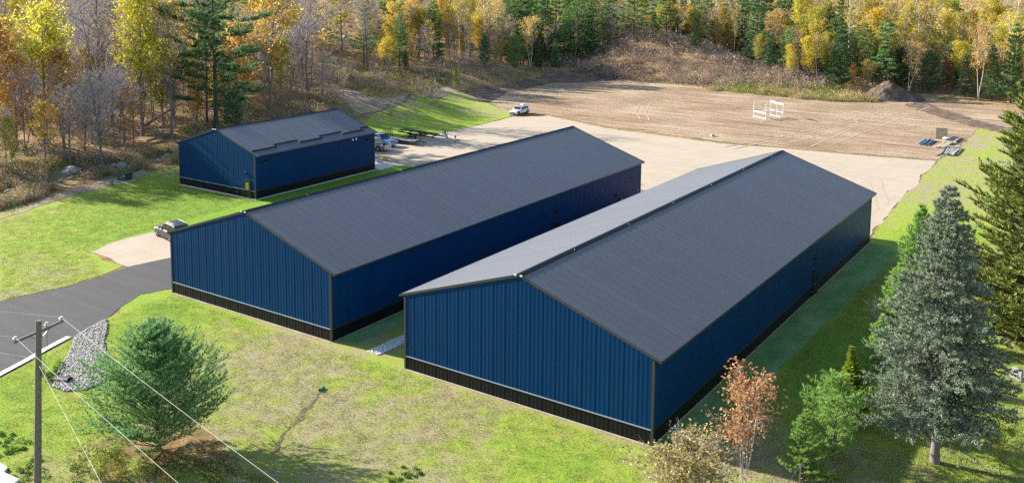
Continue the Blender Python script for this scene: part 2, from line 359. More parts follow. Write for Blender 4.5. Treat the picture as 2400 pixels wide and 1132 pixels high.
sheet('lawn', LAWN_MAIN, 0, 'lawn_mat', 2, .2, [(-44, 0, 5, .3), (-40, -4, 4, .2), (-42, -22, 7, .4), (-33, -20, 5, .25), (-46, -15, 5, .2), (-20, -1, 3, .22), (-6, -4, 4, .22), (-2, -5, 2, .25), (-21, -12, 4, .12), (5, 56, 7, .3), (6, 75, 10, .04), (3, 100, 10, .02), (4, 20, 9, .5), (-23, 20, 3, .4), (-23, 10, 3, .4), (-14, -5, 5, -.05), (-24, -8, 4, -.05), (-10, -8, 4, -.02), (15, 8, 6, .05), (8, -2, 6, -.15), (-28, -6, 6, -.04)], 3)
LAWN_SIDE = [(-45.5, 30), (-50, 8), (-62.2,10.6), (-62.2,8.1), (-61.8,5.2), (-60.8,3.0), (-57.6,2.3), (-54.5,2.4), (-53.8,0.3), (-53.5,-4.5), (-54.3,-8.9), (-55.7,-12.2), (-70.3,-8.4), (-82.9,4.2), (-82.4,5.7), (-82.6,10.3), (-84.6,19.0), (-87.0,25.4), (-89.3,34.0), (-79, 30), (-79, 46.5), (-64.2, 49.5), (-64.2,49.4), (-64.2,51.2), (-61.5,54.0), (-53, 46), (-47, 47)]
sheet('lawn', LAWN_SIDE, .004, 'lawn_mat', 2, .2, [(-62, 17, 9, .28), (-72, 18, 10, .2), (-83, 20, 6, .1), (-60, 5, 8, .12), (-78, 2, 10, .05), (-60, 35, 10, .45), (-58, 46, 8, .4)], 5)
LAWN_BANK = [(-76.3,59.6), (-89.5,71.9), (-92.3,78.2), (-92.4,85.3), (-93.6,94.3), (-101.7,111.5), (-100.0,114.2), (-96.6,113.9), (-88.6,108.9), (-80.0,103.4), (-76.2,98.1), (-75.4,86.3), (-75.5,77.8), (-76.9,72.1), (-76.3,66.6)]
sheet('lawn', LAWN_BANK, .05, 'lawn_mat', 1.2, .15, [(-78, 85, 14, .2), (-80, 68, 9, .25), (-82, 95, 4, -.1), (-80, 84, 2, -.15)], 6)
ROAD = [(-53.5,-14.6), (-54.3,-8.9), (-53.5,-4.5), (-53.3,-0.5), (-53.9,2.5), (-53.1,6.6), (-50, 10), (-45.2, 11), (-45.2, 2.2), (-46.4,-1.4), (-44.9,-4.4), (-43.8,-6.1), (-42.3,-9.8), (-41.2,-13.1), (-40.3,-16.3), (-38.5,-21.4)]
sheet('road', ROAD, .012, 'asphalt', 1.5, .06, seed=8)
LOT = [(-60.8,3.0), (-61.8,5.2), (-62.2,8.1), (-62.2,10.6), (-57, 16), (-54, 30), (-53, 46), (-61.1,53.5), (-63.8,50.8), (-63.7,48.8), (-64, 47.3), (-79, 47.3), (-85, 53), (-85, 60), (-78.3,62.7), (-76.5,66.9), (-76.9,72.1), (-75.5,77.8), (-75.4,86.3), (-76.1,97.5), (-70.6,103.0), (-55.5,97.1), (-34.3,95.2), (-19.7,96.9), (-2.3,100.2), (-1.3,68.9), (-0.7,55.0), (-.3, 49.5), (-44, 49.5), (-45, 30), (-45.2, 10), (-53.1,6.6), (-53.9,2.5), (-56.5,2.7)]
sheet('gravel_lot', LOT, .008, 'gravel_mat', 2, .18, seed=9)
DIRT = [(-79.9,103.5), (-86.1,107.6), (-93.3,113.2), (-97.3,127.8), (-98.6,148.4), (-88.1,159.6), (-73.7,160.9), (-57.2,157.6), (-41.9,155.8), (-25.3,161.5), (-18.9,172.8), (-9.7,173.8), (2.5,165.6), (6.1,143.5), (0.4,139.3), (-1.9,136.4), (-1.7,114.6), (-2.4,100.9), (-20.0,98.0), (-34.9,96.7), (-56.4,98.7), (-71.7,104.8)]
sheet('dirt_field', DIRT, .02, 'dirt_mat', 2, .35, seed=10)
sheet('soil_strip', [(-19.2,161.3), (-17.4,169.3), (-9.4,156.6), (-2.6,146.1), (5.3,137.3), (5.3,130.9), (-2.1,137.4), (-10.0,146.4)], .035, 'soil_mat', 1.5, .4, seed=11)
sheet('dirt_embankment', [(-100.1,114.7), (-102.3,124.8), (-103.7,139.0), (-104.0,157.1), (-95.4,166.2), (-86.3,159.6), (-98.3,147.8), (-96.9,127.3), (-90.8,112.0), (-96.4,113.6)], .05, 'soil_mat', 1.2, .3, seed=12)
TRACK = [(-108.0,81.1), (-109.9,87.6), (-98.6,82.8), (-94.9,87.0), (-105.2,108.6), (-104.2,116.2), (-100.6,115.1), (-100.4,102.7), (-92.6,85.6), (-92.7,78.7), (-93.2,74.7), (-100.6,78.1)]
sheet('dirt_track', TRACK, .06, 'track_mat', 1.2, .3, seed=13)
sheet('dirt_track', [(-80.2,2.8), (-82.3,8.6), (-86.7,15.8), (-88.6,25.2), (-89.7,29.1), (-86.6,27.3), (-84.2,19.9), (-83.0,13.1), (-81.2,8.5), (-78.5,1.9)], .03, 'track_mat', 1.2, .25, seed=14)
sheet('seeded_strip', [(.12, -.6), (2.5, -.2), (2.5, 12), (2.7, 22), (2.9, 33), (3.3, 42), (2.8, 50), (.12, 50.2)], .006, 'seeded_mat', 1, .12, seed=15)
for i_, (a_, b_) in enumerate((((-18.7, 0), (.1, 0)), ((-44.7, .49), (-26, .49)), ((-78.2, 26.2), (-64.1, 26.3)))):   # bare drip line under the gables
    sheet('bare_strip', [(a_[0], a_[1]-.05), (a_[0], a_[1]-.27), ((a_[0]*2+b_[0])/3, a_[1]-.24), ((a_[0]+b_[0]*2)/3, b_[1]-.32), (b_[0], b_[1]-.26), (b_[0], b_[1]-.05)], .007 if i_ else .005, 'track_mat', .5, .07, seed=60+i_)
sheet('leaf_litter', [(11.1,44.9), (11.7,53.2), (14.9,55.5), (16.7,34.9), (14.0,37.6)], .006, 'litter_mat', .8, .3, seed=66)
sheet('leaf_litter', [(-26.7,-15.8), (-25.7,-14.2), (-22.5,-13.5), (-18.3,-14.5), (-18.2,-16.4), (-22.2,-18.0), (-26.2,-18.6)], .006, 'litter_mat', .6, .3, seed=67)
sheet('seeded_strip', [(-25.8, 1), (-24.2, 1.2), (-24, 20), (-24.1, 48), (-25.8, 48)], .006, 'seeded_mat', 1, .12, seed=16)

# ------------------------------------------------------------------ the three steel buildings
RIB = .3048
def profile(width, n, hgt=.004):
    """one ribbed sheet seen from its end: (along, out)"""
    p = [(0, 0)]; s = width/n
    for k in range(n):
        c = (k+.5)*s; p += [(c-.038, 0), (c-.018, hgt), (c+.018, hgt), (c+.038, 0)]
    return p+[(width-.004, 0), (width, -.004)]
def panel_mesh(name, width, n, z0, top, mat, hgt=.004):
    """ribbed sheet, u along x, height along y, outward z; top is a number or a function of u"""
    pr = profile(width, n, hgt); V = []; F = []
    for u, o in pr: V += [(u, z0, o), (u, top(u) if callable(top) else top, o)]
    F = [(2*i, 2*i+2, 2*i+3, 2*i+1) for i in range(len(pr)-1)]
    return arrays_mesh(name, V, F, np.full(len(F), 4), [mat])
def frame(o, u, v):
    u, v = Vector(u), Vector(v); n = u.cross(v)
    return Matrix(((u.x, v.x, n.x, o[0]), (u.y, v.y, n.y, o[1]), (u.z, v.z, n.z, o[2]), (0, 0, 0, 1)))
def steel_building(label, loc, rz, W, L, H, Rz, ov, extras):
    root = thing('steel_building', label, 'building', loc, rz, 'navy steel storage buildings')
    ws = .914; s = (Rz-H)/(W/2); k = math.sqrt(1+s*s)
    def put(name, me, M):
        o = link(name, me, root); o.matrix_local = M
    # long walls
    nl = round(L/(3*RIB)); pw = L/nl
    wm = panel_mesh('wall_panel', pw, 3, ws+.05, H-.02, 'navy_steel'); bm = panel_mesh('wainscot_panel', pw, 3, -.06, ws, 'black_steel')
    for i in range(nl):
        for nm, me in (('wall_panel', wm), ('wainscot_panel', bm)):
            put(nm, me, frame((0, i*pw, 0), (0, 1, 0), (0, 0, 1)))
            put(nm, me, frame((-W, (i+1)*pw, 0), (0, -1, 0), (0, 0, 1)))
    # gables
    ng = round(W/(3*RIB)); gw = W/ng
    bg_ = panel_mesh('wainscot_panel', gw, 3, -.06, ws, 'black_steel')
    for i in range(ng):
        x0 = -W+i*gw; top = lambda u: H-.02+s*min(x0+u+W, -(x0+u))
        gm = panel_mesh('wall_panel', gw, 3, ws+.05, top, 'navy_steel')
        put('wall_panel', gm, frame((x0, 0, 0), (1, 0, 0), (0, 0, 1)))
        put('wainscot_panel', bg_, frame((x0, 0, 0), (1, 0, 0), (0, 0, 1)))
        put('wall_panel', gm, frame((-x0-W, L, 0), (-1, 0, 0), (0, 0, 1)))
        put('wainscot_panel', bg_, frame((-x0-W, L, 0), (-1, 0, 0), (0, 0, 1)))
    # roof sheets, ridge at local y = 0 running down to the eave
    nr = round((L+.08)/(3*RIB)); rw = (L+.08)/nr; run = (W/2+ov)*k
    rm = panel_mesh('roof_panel', rw, 3, -run, -.02, 'charcoal_roof', .010)
    for i in range(nr):
        put('roof_panel', rm, frame((-W/2, -.04+i*rw, Rz+.12), (0, 1, 0), (-1/k, 0, s/k)))
        put('roof_panel', rm, frame((-W/2, -.04+(i+1)*rw, Rz+.12), (0, -1, 0), (1/k, 0, s/k)))
    # trim
    ez = H+.12-s*ov
    b = MB();
    for sg in (1, -1):
        b.add([(-W/2, -.1, Rz+.165), (-W/2+sg*.26, -.1, Rz+.165-.26*s), (-W/2, L+.1, Rz+.165), (-W/2+sg*.26, L+.1, Rz+.165-.26*s),
               (-W/2+sg*.26, -.1, Rz+.12-.26*s), (-W/2+sg*.26, L+.1, Rz+.12-.26*s)], [(0, 1, 3, 2), (1, 4, 5, 3)], 'black_steel')
    b.build('ridge_cap', root)
    for y0, sg in ((-.05, -1), (L+.05, 1)):
        for sd in (0, 1):
            b = MB(); xe = ov if sd == 0 else -W-ov
            q = [(-W/2, Rz+.15), (xe, ez+.03), (xe, ez-.13), (-W/2, Rz-.04)]
            b.prism(q, y0+sg*.002, y0-sg*.03, 'trim_steel'); b.build('gable_trim', root)
    for sd in (0, 1):
        x = ov if sd == 0 else -W-ov; sg = 1 if sd == 0 else -1
        MB().box(x-.02, x+.02, -.05, L+.05, ez-.13, ez-.012, 'trim_steel').build('eave_trim', root)
        xa, xb = (0.03, ov-.03) if sd == 0 else (-W-ov+.03, -W-.03)
        MB().box(xa, xb, -.04, L+.04, ez-.14, ez-.10, 'black_steel').build('soffit', root)
    for x, y in ((0, 0), (0, L), (-W, 0), (-W, L)):
        sx = 1 if x == 0 else -1; sy = -1 if y == 0 else 1; b = MB()
        b.box(min(x+sx*.035, x-sx*.11), max(x+sx*.035, x-sx*.11), min(y+sy*.035, y-sy*.11), max(y+sy*.035, y-sy*.11), -.06, H-.08, 'trim_steel')
        b.build('corner_trim', root)
    b = MB(); t = .04
    b.box(-W+.12, -.12, -t, .0, ws-.01, ws+.055, 'sunlit_trim'); b.build('wainscot_cap', root)
    b = MB(); b.box(0, t, .12, L-.12, ws, ws+.055, 'trim_steel'); b.build('wainscot_cap', root)
    b = MB(); b.box(-W-t, -W, .12, L-.12, ws, ws+.055, 'trim_steel'); b.build('wainscot_cap', root)
    b = MB(); b.box(-W+.12, -.12, L, L+t, ws, ws+.055, 'trim_steel'); b.build('wainscot_cap', root)
    b = MB(); f = .04                                                     # slab edge at grade
    b.box(-W-f, f, -f, 0, -.25, .012, 'concrete').box(0, f, 0, L, -.25, .012, 'concrete').box(-W-f, -W, 0, L, -.25, .012, 'concrete').box(-W-f, f, L, L+f, -.25, .0, 'concrete')
    b.build('slab_edge', root)
    extras(root, W, L, H, Rz, s, k, ov)
    return root
def wall_lamp(root, p, out, big=1):
    """a small wall pack light: back plate, hood and lens"""
    o = Vector(out); sd = Vector((-o.y, o.x, 0)); p = Vector(p); b = MB()
    def q(a, c, z): return p+o*a+sd*c+Vector((0, 0, z))*big
    w_ = .14*big
    b.add([q(0, -w_, -.1), q(0, w_, -.1), q(0, w_, .12), q(0, -w_, .12), q(.12*big, -w_, -.04), q(.12*big, w_, -.04), q(.2*big, w_, .06), q(.2*big, -w_, .06)],
          [(3, 2, 6, 7), (0, 4, 7, 3), (1, 2, 6, 5), (4, 5, 6, 7), (0, 1, 2, 3)], 'black_plastic')
    l = b.build('wall_lamp', root)
    MB().add([q(.005, -w_*.8, -.1), q(.005, w_*.8, -.1), q(.115*big, w_*.8, -.045), q(.115*big, -w_*.8, -.045)], [(0, 1, 2, 3)], 'lamp_lens').build('lens', l)
def side_door(root, y, x=0, glass=False):
    d = MB().box(x+.03, x+.075, y-.47, y+.47, .02, 2.1, 'black_steel').build('door', root, .01)
    f = MB(); f.box(x+.03, x+.10, y-.56, y-.47, .0, 2.2, 'trim_steel').box(x+.03, x+.10, y+.47, y+.56, .0, 2.2, 'trim_steel').box(x+.03, x+.10, y-.56, y+.56, 2.1, 2.2, 'trim_steel')
    f.build('frame', d)
    MB().box(x+.078, x+.13, y-.40, y-.28, .98, 1.04, 'aluminium').build('handle', d)
def extras_near(root, W, L, H, Rz, s, k, ov):
    side_door(root, 31.6); wall_lamp(root, (.03, 31.57, 3.12), (1, 0, 0))
    MB().box(.03, .09, 30.5, 30.7, .45, .6, 'grey_metal').build('hose_tap', root)
    for y in (6.5, 14.5, 22.5, 30.5, 38.5, 46.5): MB().tube([(-W/2+.2, y, Rz+.08), (-W/2+.2, y, Rz+.18)], .017, 'white_paint').build('vent_cap', root)
    for sx in (-.22, .22): MB().box(-W/2+sx-.09, -W/2+sx+.09, -.12, -.08, Rz+.03, Rz+.12, 'white_paint').build('ridge_end_cap', root)
    b = MB()
    b.box(-W+2.2, -W+3, L+.03, L+.07, 0, 3.6, 'trim_steel'); b.build('door_jamb', root)
def extras_mid(root, W, L, H, Rz, s, k, ov):
    side_door(root, 31.6); wall_lamp(root, (.03, 31.57, 3.12), (1, 0, 0)); wall_lamp(root, (.03, 44.4, 2.35), (1, 0, 0));
    MB().tube([(.03, 49.76, 1.9), (.12, 49.76, 1.9)], .07, 'white_paint').build('vent_cap', root)
    MB().box(.03, .12, 45.4, 45.8, 1.2, 1.75, 'grey_metal').build('meter_box', root)
    for y in (6.5, 18.5, 30.5, 44.5): MB().tube([(-W/2+.2, y, Rz+.08), (-W/2+.2, y, Rz+.18)], .017, 'white_paint').build('vent_cap', root)
    for sx in (-.22, .22): MB().box(-W/2+sx-.09, -W/2+sx+.09, -.12, -.08, Rz+.03, Rz+.12, 'white_paint').build('ridge_end_cap', root)
def extras_small(root, W, L, H, Rz, s, k, ov):
    x = -1.38                                                            # door in the gable end
    d = MB().box(x-.46, x+.46, -.085, -.03, .02, 2.06, 'black_steel').build('door', root, .01)
    MB().box(x-.55, x-.46, -.11, -.03, 0, 2.15, 'trim_steel').box(x+.46, x+.55, -.11, -.03, 0, 2.15, 'trim_steel').box(x-.55, x+.55, -.11, -.03, 2.06, 2.15, 'trim_steel').build('frame', d)
    MB().box(x-.28, x+.30, -.095, -.086, .95, 1.88, 'door_glass').build('pane', d)
    MB().box(x-.42, x-.34, -.13, -.086, .95, 1.02, 'aluminium').build('handle', d)
    wall_lamp(root, (-1.66, -.03, 3.04), (0, -1, 0)); wall_lamp(root, (.03, 1.44, 4.3), (1, 0, 0), 1.6); wall_lamp(root, (.03, .67, 4.35), (1, 0, 0), .7)
    wall_lamp(root, (.03, 19.46, 4.35), (1, 0, 0), 1.5)
    for y in (16.5, 17.15):
        MB().tube([(.0, y, 4.77), (.16, y, 4.77)], .14, 'white_paint', 12).build('wall_vent', root)
    MB().box(-3.25, -3.1, -.1, -.03, .45, .6, 'grey_metal').build('hose_tap', root)
    for sx in (-.2, .2): MB().box(-W/2+sx-.12, -W/2+sx+.12, -.16, -.08, Rz+.03, Rz+.12, 'white_paint').build('ridge_end_cap', root)
    for y0, y1, x in ((.15, 4.0, -.57), (3.99, 7.79, -1.07), (7.8, 11.6, -.54), (11.6, 15.5, -1.06), (15.43, 19.25, -.54), (19.25, 20.75, -1.04)):
        z = H+.12-s*x; b = MB()                                        # snow rails near the eave, staggered in two rows
        b.box(x-.03, x+.03, y0, y1, z+.02, z+.17, 'black_steel')
        for i in range(int((y1-y0)/RIB)): b.box(x-.12, x-.03, y0+.1+i*RIB, y0+.16+i*RIB, z+.02, z+.1, 'black_steel')
        b.build('snow_rail', root)
flat('door_glass', (.22, .24, .06), .08, spec=.9)
DIM = (18.63, 50.538, 5.203, 8.321, .441)
steel_building('long navy steel building with wide gable nearest the copper leaved tree', (0, 0, 0), 0, *DIM, extras_near)
steel_building('long navy steel building in the middle beside asphalt drive and parked grey car', (-26.056, .488, 0), 0, *DIM, extras_mid)
steel_building('small navy steel building with snow rails on roof and glazed gable door', (-64.143, 26.287, .1), R(.35), 14.035, 20.879, 5.3, 7.65, .491, extras_small)

# ------------------------------------------------------------------ vehicles
def wheel(root, x, y, r, wd, side):
    t = MB().tube([(x, y-wd/2, r), (x, y-wd/2+.03, r), (x, y+wd/2-.03, r), (x, y+wd/2, r)], [r*.9, r, r, r*.9], 'tyre', 20)
    w_ = t.build('wheel', root)
    b = MB(); f = y+side*(wd/2+.004)
    b.tube([(x, f-side*.02, r), (x, f+side*.006, r)], [r*.66, r*.60], 'alloy', 16); rim = b.build('rim', w_)
    for k in range(5):
        a = 2*math.pi*k/5+.3; g = f+side*.012
        p, q = (x+math.cos(a)*r*.12, g, r+math.sin(a)*r*.12), (x+math.cos(a)*r*.58, g, r+math.sin(a)*r*.58)
        b = MB().bar((p[0]+.1*r*math.sin(a), g, p[2]-.1*r*math.cos(a)), (q[0]+.3*r*math.sin(a), g, q[2]-.3*r*math.cos(a)), .07, .012, 'black_plastic'); b.build('rim_slot', w_)
def car(name, label, cat, loc, rz, paint, dims, group, pickup=False, rack=False, clad=True):
    Lh, Wh, Hh = dims[0]/2, dims[1]/2, dims[2]; root = thing(name, label, cat, loc, rz, group)
    r = .36 if not pickup else .41; gc = .24 if not pickup else .34; wx = (Lh*.63, -Lh*.60)
    belt = Hh*(.60 if not pickup else .60)
    def sec(x, z0, z1, hw, crown=.03):
        return [(x, -hw*.90, z0), (x, -hw, z0+.16), (x, -hw, z1-.22), (x, -hw*.93, z1-.06), (x, -hw*.55, z1+crown), (x, hw*.55, z1+crown), (x, hw*.93, z1-.06), (x, hw, z1-.22), (x, hw, z0+.16), (x, hw*.90, z0)]
    hood = belt-.02
    st = [(Lh, gc+.10, hood-.30, Wh*.80), (Lh-.10, gc, hood-.20, Wh*.92), (Lh-.45, gc, hood-.08, Wh*.98), (Lh*.42, gc, hood, Wh), (0, gc, belt, Wh), (-Lh*.6, gc, belt, Wh), (-Lh+.22, gc, belt-.01, Wh*.97), (-Lh+.06, gc+.05, belt-.06, Wh*.92), (-Lh, gc+.14, belt-.2, Wh*.86)]
    if pickup: st = [q if q[0] > -.2 else (q[0], q[1], belt-.28 if q[0] > -Lh+.1 else belt-.4, q[3]) for q in st]
    MB().loft([sec(*q) for q in st], paint).build('body', root, .03, True)
    # cabin
    if pickup: cb = [(Lh*.40, belt-.02, .93, .0), (Lh*.16, Hh-.05, .80, 1), (Lh*.08, Hh, .78, 1), (-Lh*.20, Hh, .78, 1), (-Lh*.27, Hh-.06, .79, 1), (-Lh*.32, belt-.02, .90, 0)]
    else: cb = [(Lh*.42, belt-.02, .93, 0), (Lh*.13, Hh-.09, .79, 1), (Lh*.02, Hh-.02, .76, 1), (-Lh*.45, Hh, .75, 1), (-Lh*.80, Hh-.07, .74, 1), (-Lh*.97, belt-.02, .88, 0)]
    secs = []
    for x, z, f, k in cb:
        hw = Wh*f
        secs.append([(x, -Wh*.94, belt-.06), (x, -hw, z-.05 if k else belt-.04), (x, -hw*.9, z if k else belt-.03), (x, hw*.9, z if k else belt-.03), (x, hw, z-.05 if k else belt-.04), (x, Wh*.94, belt-.06)])
    MB().loft(secs, paint).build('cabin', root, .02, True)
    # glass: windscreen, rear window, side windows lying just off the cabin skin
    def pane(name, pts, off):
        o = Vector(off); MB().add([Vector(p)+o for p in pts], [tuple(range(len(pts)))], 'glass_dark').build(name, root)
    x0, z0 = cb[0][0], cb[0][1]; x1, z1 = cb[1][0], cb[1][1]; e = lambda a, b, t: a+(b-a)*t
    pane('windscreen', [(e(x0, x1, .12), -Wh*.80, e(z0, z1, .14)), (e(x0, x1, .12), Wh*.80, e(z0, z1, .14)), (e(x0, x1, .93), Wh*.70, e(z0, z1, .93)), (e(x0, x1, .93), -Wh*.70, e(z0, z1, .93))], (.03, 0, .035))
    x0, z0 = cb[-1][0], cb[-1][1]; x1, z1 = cb[-2][0], cb[-2][1]
    pane('rear_window', [(e(x0, x1, .2), -Wh*.74, e(z0, z1, .22)), (e(x0, x1, .2), Wh*.74, e(z0, z1, .22)), (e(x0, x1, .9), Wh*.66, e(z0, z1, .9)), (e(x0, x1, .9), -Wh*.66, e(z0, z1, .9))], (-.03, 0, .03))
    xs = (Lh*.30, Lh*.10, -Lh*.02, -Lh*.30) if pickup else (Lh*.30, Lh*.08, -Lh*.10, -Lh*.47, -Lh*.52, -Lh*.80)
    zt = Hh-.13; zb = belt+.03
    for sg in (-1, 1):
        def yy(z): return sg*(Wh*(.94-.165*(z-belt+.06)/(Hh-belt))+.016)
        q = [[(xs[0], zb), (xs[2]+.06, zb), (xs[2]+.06, zt), (xs[1]+.04, zt-.02)], [(xs[2], zb), (xs[3], zb), (xs[3] if not pickup else xs[3]+.05, zt), (xs[2], zt)]]
        if not pickup: q.append([(xs[4], zb), (xs[5], zb+.06), (xs[5]+.12, zt-.06), (xs[4], zt)])
        for pl in q:
            MB().add([(x, yy(z), z) for x, z in pl], [(0, 1, 2, 3)], 'glass_dark').build('side_window', root)
        MB().box(Lh*.27, Lh*.35, min(sg*Wh*.95, sg*(Wh+.17)), max(sg*Wh*.95, sg*(Wh+.17)), belt-.02, belt+.14, paint).build('mirror', root, .03)
        for x in (Lh*.02, -Lh*.30 if pickup else -Lh*.42): MB().box(x-.02, x+.14, min(sg*(Wh-.02), sg*(Wh+.025)), max(sg*(Wh-.02), sg*(Wh+.025)), belt-.20, belt-.165, 'alloy' if clad else paint).build('door_handle', root)
        for x in (Lh*.34, -Lh*.06): MB().box(x-.006, x+.006, min(sg*(Wh-.02), sg*(Wh+.003)), max(sg*(Wh-.02), sg*(Wh+.003)), gc+.2, belt-.1, 'black_plastic').build('door_gap', root)
        for x in wx:
            wheel(root, x, sg*(Wh-.10), r, .23, sg)
            n = 14; b = MB()
            pts = [(x+(r+.10)*math.cos(math.pi*i/n), (r+.02)+(r+.10)*math.sin(math.pi*i/n)) for i in range(n+1)]+[(x-(r+.1), gc+.02), (x+(r+.1), gc+.02)]
            b.prism(pts, sg*(Wh-.3), sg*(Wh+.004), 'black_plastic'); b.build('wheel_arch', root)
        if clad: MB().box(wx[1]+r+.1, wx[0]-r-.1, min(sg*(Wh-.05), sg*(Wh+.012)), max(sg*(Wh-.05), sg*(Wh+.012)), gc, gc+.15, 'black_plastic').build('sill', root)
        MB().box(Lh-.30, Lh-.05, min(sg*Wh*.60, sg*Wh*.93), max(sg*Wh*.60, sg*Wh*.93), hood-.36, hood-.22, 'lamp_lens').build('headlight', root, .03)
        MB().box(-Lh-.015, -Lh+.14, min(sg*Wh*.72, sg*Wh*.95), max(sg*Wh*.72, sg*Wh*.95), belt-(.55 if pickup else .42), belt-.18, 'red_lens').build('tail_light', root, .02)
    g = MB(); g.box(Lh-.12, Lh+.015, -Wh*.5, Wh*.5, hood-.46, hood-.24, 'black_plastic'); gr = g.build('grille', root, .02)
    for k in range(3): MB().box(Lh+.012, Lh+.025, -Wh*.48, Wh*.48, hood-.45+k*.07, hood-.42+k*.07, 'alloy').build('grille_bar', gr)
    MB().box(Lh-.10, Lh+.06, -Wh*.84, Wh*.84, gc+.02, gc+.22, 'black_plastic' if clad else paint).build('bumper', root, .04)
    MB().box(-Lh-.06, -Lh+.10, -Wh*.84, Wh*.84, gc+.02, gc+.22, 'black_plastic' if clad else 'alloy').build('bumper', root, .04)
    MB().box(Lh+.06, Lh+.07, -.16, .16, gc+.06, gc+.16, 'white_paint').build('number_plate', root)
    if pickup:
        b = MB(); xb = -Lh*.34
        b.box(-Lh+.04, xb, -Wh*.96, -Wh*.80, belt-.36, belt-.08, paint).box(-Lh+.04, xb, Wh*.80, Wh*.96, belt-.36, belt-.08, paint); b.build('bed_side', root, .02)
        MB().box(-Lh-.01, -Lh+.06, -Wh*.80, Wh*.80, belt-.48, belt-.08, paint).build('tailgate', root, .02)
        MB().box(-Lh+.06, xb, -Wh*.80, Wh*.80, belt-.34, belt-.25, 'black_plastic').build('bed_liner', root)
    if rack:
        for sg in (-1, 1): MB().tube([(Lh*.02, sg*Wh*.62, Hh-.01), (-.1, sg*Wh*.62, Hh+.07), (-Lh*.65, sg*Wh*.62, Hh+.07), (-Lh*.75, sg*Wh*.62, Hh-.05)], .018, 'alloy', 6).build('roof_rail', root)
    return root
suv = car('parked_car', 'white estate car with a dark door emblem parked where the gravel meets the ploughed dirt', 'car', (-76.75, 101.7, 0), R(-92), 'white_gloss', (4.65, 1.82, 1.62), 'parked vehicles', rack=True)
MB().box(-.35, .15, -.48, .48, 1.622, 1.63, 'black_plastic').build('sunroof', suv)
MB().box(-1.55, -.7, -.35, .35, 1.66, 1.86, 'white_paint').build('roof_box', suv, .08)
b = MB(); b.box(.18, .62, .915, .922, .78, .98, 'grey_metal').box(.24, .42, .922, .926, .84, .94, 'red_lens').box(.46, .58, .922, .926, .80, .90, 'black_plastic'); b.build('door_emblem', suv)
car('parked_car', 'dark grey sport utility car parked half behind the middle long building', 'car', (-58.6, 10.75, 0), R(168.5), 'grey_gloss', (4.85, 1.94, 1.76), 'parked vehicles', rack=True)
car('pickup_truck', 'bright blue pickup parked nose out behind the small building', 'pickup', (-76.15, 61.6, 0), R(-3), 'blue_gloss', (5.8, 2.0, 1.92), 'parked vehicles', pickup=True, clad=False)
car('pickup_truck', 'silver pickup with red tail light parked closest behind the small building', 'pickup', (-74.6, 58.2, 0), R(182), 'silver_gloss', (5.7, 2.0, 1.88), 'parked vehicles', pickup=True, clad=False)

# flat trailer with two axles and a ramp gate standing up
t = thing('utility_trailer', 'flat wood decked trailer with raised mesh ramp gate and two wheels a side', 'trailer', (-74.8, 65.2, 0), R(0), 'trailers on the gravel lot')
for i in range(8): MB().box(-2.9, 3.0, -.98+i*.245, -.98+i*.245+.235, .62, .66, 'weathered_wood').build('plank', t)
b = MB(); b.box(-2.95, 3.05, -1.06, -.99, .52, .68, 'black_metal').box(-2.95, 3.05, .99, 1.06, .52, .68, 'black_metal').box(-2.95, -2.9, -1, 1, .52, .66, 'black_metal').box(3, 3.05, -1, 1, .52, .68, 'black_metal')
b.bar((3.0, -.95, .58), (4.6, 0, .58), .1, .12, 'black_metal').bar((3.0, .95, .58), (4.6, 0, .58), .1, .12, 'black_metal'); b.build('frame', t)
for sg in (-1, 1):
    b = MB(); b.bar((-2.9, sg*1.03, 1.0), (3.0, sg*1.03, 1.0), .05, .05, 'black_metal')
    for x in (-2.9, -1.6, .4, 1.7, 3.0): b.bar((x, sg*1.03, .66), (x, sg*1.03, 1.0), .05, .05, 'black_metal')
    b.build('side_rail', t)
    for x in (-.95, -.05): wheel(t, x, sg*1.2, .36, .22, sg)
    b = MB(); b.tube([(-1.45, sg*1.2, .6), (-1.2, sg*1.2, .80), (.2, sg*1.2, .80), (.45, sg*1.2, .6)], .03, 'black_metal', 6).box(-1.35, .35, sg*1.2-.13, sg*1.2+.13, .77, .80, 'black_metal'); b.build('mudguard', t)
g = MB()
for y in (-1, -.6, -.2, .2, .6, 1): g.bar((-2.93, y, .7), (-3.05, y, 2.05), .05, .05, 'black_metal')
for z in (.75, 1.2, 1.65, 2.05): g.bar((-2.94-.1*(z-.7)/1.35, -1, z), (-2.94-.1*(z-.7)/1.35, 1, z), .05, .05, 'black_metal')
for i in range(16): g.bar((-2.95, -1+i*.133, .72), (-3.05, -1+i*.133, 2.03), .012, .012, 'black_metal')
g.build('ramp_gate', t)
b = MB(); b.tube([(4.3, .12, .1), (4.3, .12, .95)], .04, 'black_metal').box(4.5, 4.8, -.07, .07, .52, .66, 'black_metal'); b.build('tongue_jack', t)
